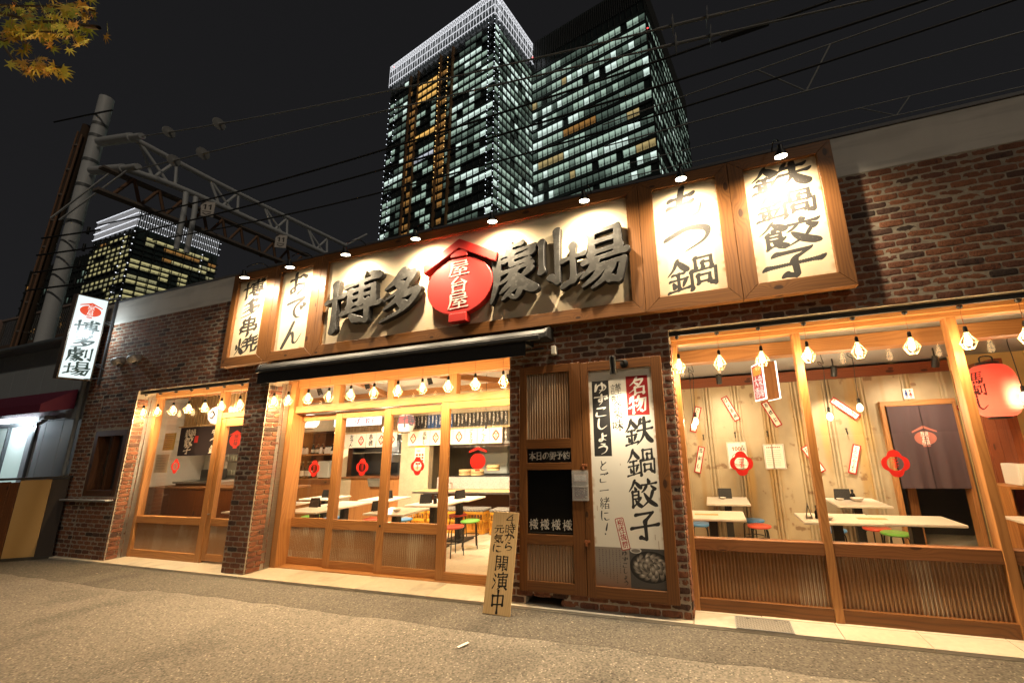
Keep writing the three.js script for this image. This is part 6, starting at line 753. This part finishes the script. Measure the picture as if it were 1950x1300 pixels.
  obj('worktop', [bx(-1.95, 2.0, .69, .73, -.2, .22, 'x', .006)], wood.pale, co); obj('edge', [bx(-1.95, 2.0, .685, .725, .222, .23, 'x', .002)], steel, co); obj('ledge', [bx(-1.65, 2.0, .732, .98, -.35, -.2, 'x', .008)], speck, co); obj('front', [bx(-1.9, 2.0, .05, .685, -.1, -.06, 'x', .004)], mat([.13, .06, .03], .7), co); obj('range_top', [bx(-1.3, .55, .98, 1.0, -1.0, -.36, 'x', .006)], black, co); obj('sink_rim', [bx(.6, 2.0, .98, 1.03, -.9, -.36, 'x', .02), at(bx(-.1, .1, 0, .02, -.4, .4, 'z', .006), .6, 1.02, -.6, .35)], steel, co);
  for (const x of [-1.2, .35]) obj('tap', [tube([[x, .73, -.12], [x, .86, -.12], [x, .88, -.06], [x, .84, -.03]], .012, 14, 8)], steel, co);
  const hd = thing('extractor_hood', 'stainless extractor hood over the open kitchen', 'hood', [-4.4, 1.62, -4.4]); obj('hood', [extr([[-.5, 0], [.5, 0], [.35, .45], [-.5, .45]], 3.2, .01).rotateY(Math.PI / 2).translate(-1.4, 0, 0)], steel, hd);
  const kl = thing('kitchen_lamp', 'small conical white lamp over the range, left one', 'lamp', [-5.25, 1.72, -3.95], 0, 'conical kitchen lamps'); obj('shade', [lathe([[.02, .06], [.03, .05], [.12, -.01], [.125, -.02], [.118, -.015], [.025, .045]], 24)], white, kl); obj('cord', [rod([0, .05, 0], [0, .6, 0], .004, 4)], black, kl); obj('bulb', [new THREE.SphereGeometry(.035, 14, 10).translate(0, -.01, 0)], glow([1, .88, .7], 8), kl); const kp = new THREE.PointLight(new THREE.Color(1, .84, .6), 24, 0, 2); kp.position.set(0, -.05, 0); kp.castShadow = true; kl.add(kp); copy(kl, [-4.35, 1.7, -3.95], 0, 'small conical white lamp over the range, right one'); copy(kl, [-7.6, 1.85, -4.3], 0, 'conical lamp inside the servery');
  const sk = thing('steamer_basket', 'pale bamboo steamer baskets stacked on the range, lower left stack', 'steamer', [-5.1, 1.0, -3.9], 0, 'bamboo steamers'); obj('basket', [lathe([[0, 0], [.14, 0], [.145, .005], [.145, .06], [.0, .062]], 24)], wood.pale, sk); obj('basket', [lathe([[0, .065], [.14, .065], [.145, .07], [.145, .125], [.0, .13]], 24)], wood.pale, sk); obj('rim_band', [lathe([[.146, .045], [.148, .045], [.148, .06], [.146, .06]], 24)], brass, sk); copy(sk, [-5.45, 1.0, -3.95], 1, 'pale bamboo steamer stack at the left end of the range'); copy(sk, [-4.75, 1.09, -4.0], 1, 'pale bamboo steamer stack raised at the back of the range'); copy(sk, [-4.2, 1.0, -4.0], 1, 'pale bamboo steamer at the right end of the range').scale.set(.8, .6, .8);
  const fr = thing('fridge', 'tall grey green refrigerator at the back of the kitchen', 'refrigerator', [-5.2, 0, -5.05]); obj('body', [bx(-.4, .4, .05, 1.9, -.28, .28, 'y', .015)], mat([.4, .43, .4], .4), fr); obj('door', [bx(-.39, .39, .1, 1.2, .28, .31, 'y', .008)], mat([.45, .48, .45], .35), fr); obj('control_panel', [bx(-.2, .2, 1.72, 1.8, .28, .29)], black, fr);
  // yellow bottle crates with cushions as seats
  const cr = thing('crate_seat', 'yellow bottle crate seat under the counter, first from the left', 'crate', [-5.85, .0, -3.0], 0, 'yellow crate seats along the counter'), yel = mat([.7, .33, .03], .45), K = []; for (const s of [-1, 1]) for (const [a, b] of [[0, .07], [.2, .25], [.35, .4]]) { K.push(bx(-.2, .2, a, b, s * .15 - .012, s * .15 + .012, 'x', .004), bx(s * .2 - .012, s * .2 + .012, a, b, -.14, .14, 'z', .004)); } for (let i = 0; i < 7; i++) for (const s of [-1, 1]) K.push(bx(-.2 + i * .0645, -.187 + i * .0645, .05, .38, s * .15 - .01, s * .15 + .01, 'y', .002)); for (let i = 0; i < 5; i++) for (const s of [-1, 1]) K.push(bx(s * .2 - .01, s * .2 + .01, .05, .38, -.13 + i * .06, -.118 + i * .06, 'y', .002)); K.push(bx(-.19, .19, .06, .2, -.14, .14, 'y', 0)); obj('crate', K, yel, cr);
  obj('cushion', [bx(-.215, .215, .4, .45, -.165, .165, 'x', .02)], printed(art(128, 128, (g, w, h) => { g.fillStyle = '#8c867e'; g.fillRect(0, 0, w, h); g.strokeStyle = '#3a3632'; g.lineWidth = 5; for (let i = -6; i < 14; i++) { g.beginPath(); g.moveTo(i * 16, 0); g.lineTo(i * 16 + 60, h); g.stroke(); } }), .9), cr); cr.children.at(-1).material.map.wrapS = cr.children.at(-1).material.map.wrapT = THREE.RepeatWrapping; cr.children.at(-1).material.map.repeat.set(4, 4);
  [-5.38, -4.95, -4.5, -3.95, -3.5, -3.0].forEach((x, i) => copy(cr, [x, 0, -3.0], 0, `yellow bottle crate seat under the counter, ${['second', 'third', 'fourth', 'fifth', 'sixth', 'seventh'][i]} from the left`));
}
{ // behind the left window: bar counter, dark curtain, glass fridge
  const b = thing('bar_counter', 'plain brown wood bar counter front behind the left window', 'counter', [-9.2, 0, -1.05]); for (let i = 0; i < 5; i++) obj('front_panel', [bx(-1.9 + i * .78, -1.125 + i * .78, 0, 1.0, -.03, 0)], mat([.78, .6, .5], .45, { map: WT.sign }), b); obj('worktop', [bx(-1.92, 2.0, 1.0, 1.035, -.5, .02, 'x', .006)], wood.sign, b);
  const c = thing('dark_curtain', 'dark brown curtain with white brush characters and a red lantern emblem in the left window', 'curtain', [-9.3, 2.2, -1.0]); const ct = art(1024, 256, (g, w, h) => { g.fillStyle = '#2e2226'; g.fillRect(0, 0, w, h); g.fillStyle = '#efe6da'; brush(g, '鉄', 70, 20, 74, 66, 1.2); brush(g, '鍋', 140, 20, 74, 66, 1.2); brush(g, '餃', 66, 84, 130, 90, 1.25); brush(g, '子', 76, 172, 110, 72, 1.25); column(g, 'もつ鍋', 400, 18, 120, 76, 1.3); g.fillStyle = '#c8322a'; g.fillRect(216, 84, 44, 60); g.fillRect(530, 84, 30, 60); g.beginPath(); g.moveTo(640, 96); g.lineTo(720, 52); g.lineTo(800, 96); g.lineTo(720, 78); g.fill(); g.beginPath(); g.ellipse(720, 136, 66, 58, 0, 0, 7); g.fill(); g.fillRect(700, 194, 40, 14); g.fillStyle = '#2e2226'; ['屋', '台', '屋'].forEach((q, i) => brush(g, q, 698, 90 + i * 32, 46, 32, .8)); });
  const gg = new THREE.PlaneGeometry(2.4, .56, 60, 6), pp = gg.attributes.position; for (let i = 0; i < pp.count; i++) pp.setZ(i, .02 * Math.sin(pp.getX(i) * 7) * (.6 - pp.getY(i))); gg.computeVertexNormals(); obj('cloth', [flat(gg).translate(.25, -.28, 0)], mat([1, 1, 1], .85, { map: ct, side: THREE.DoubleSide }), c); obj('rod', [rod([-1, .01, 0], [1.4, .01, 0], .015)], wood.pale, c);
  const s = thing('slat_wall', 'upright yellow wood slats above the dark curtain inside the left window', 'slats', [-9.2, 2.25, -1.35]); for (let i = 0; i < 34; i++) obj('slat', [bx(-1.6 + i * .1, -1.55 + i * .1, 0, .7, 0, .03)], wood.pale, s); obj('backing', [bx(-1.6, 1.8, 0, .7, -.02, 0)], wood.amber, s);
  const f = thing('glass_fridge', 'white framed glass door refrigerator with rows of glasses behind the left window', 'refrigerator', [-10.3, 0, -1.95]); obj('body', [bx(-.75, .75, .05, 1.95, -.3, 0, 'y', .01)], mat([.6, .6, .52], .5), f); for (const x of [-.5, .02, .5]) obj('door_frame', [bx(x - .03, x + .03, .1, 1.9, .0, .05)], white, f); for (const y of [.5, .9, 1.2, 1.5, 1.8]) obj('shelf', [bx(-.45, .7, y - .015, y, .01, .04, 'x', 0)], white, f);
  const g1 = lathe([[0, 0], [.03, 0], [.036, .1], [.034, .1], [.028, .006]], 10), K = []; for (const y of [.9, 1.2, 1.5]) for (let i = 0; i < 13; i++) K.push(at(g1, -.42 + i * .085, y, .025)); obj('glasses', K, mat([.55, .6, .5], .15), f).userData = { kind: 'stuff' };
  const m = thing('serving_counter', 'steel serving counter end behind the left window', 'counter', [-10.3, 0, -1.7]); obj('top', [bx(-.5, .6, 1.08, 1.12, -.3, .4, 'x', .006)], steel, m); obj('base', [bx(-.48, .58, 0, 1.08, -.28, .35)], mat([.3, .2, .13], .6), m); obj('printer', [bx(-.1, .25, 1.12, 1.34, -.15, .15, 'y', .02)], mat([.05, .05, .05], .5), m);
}
renderer.render(scene, camera);
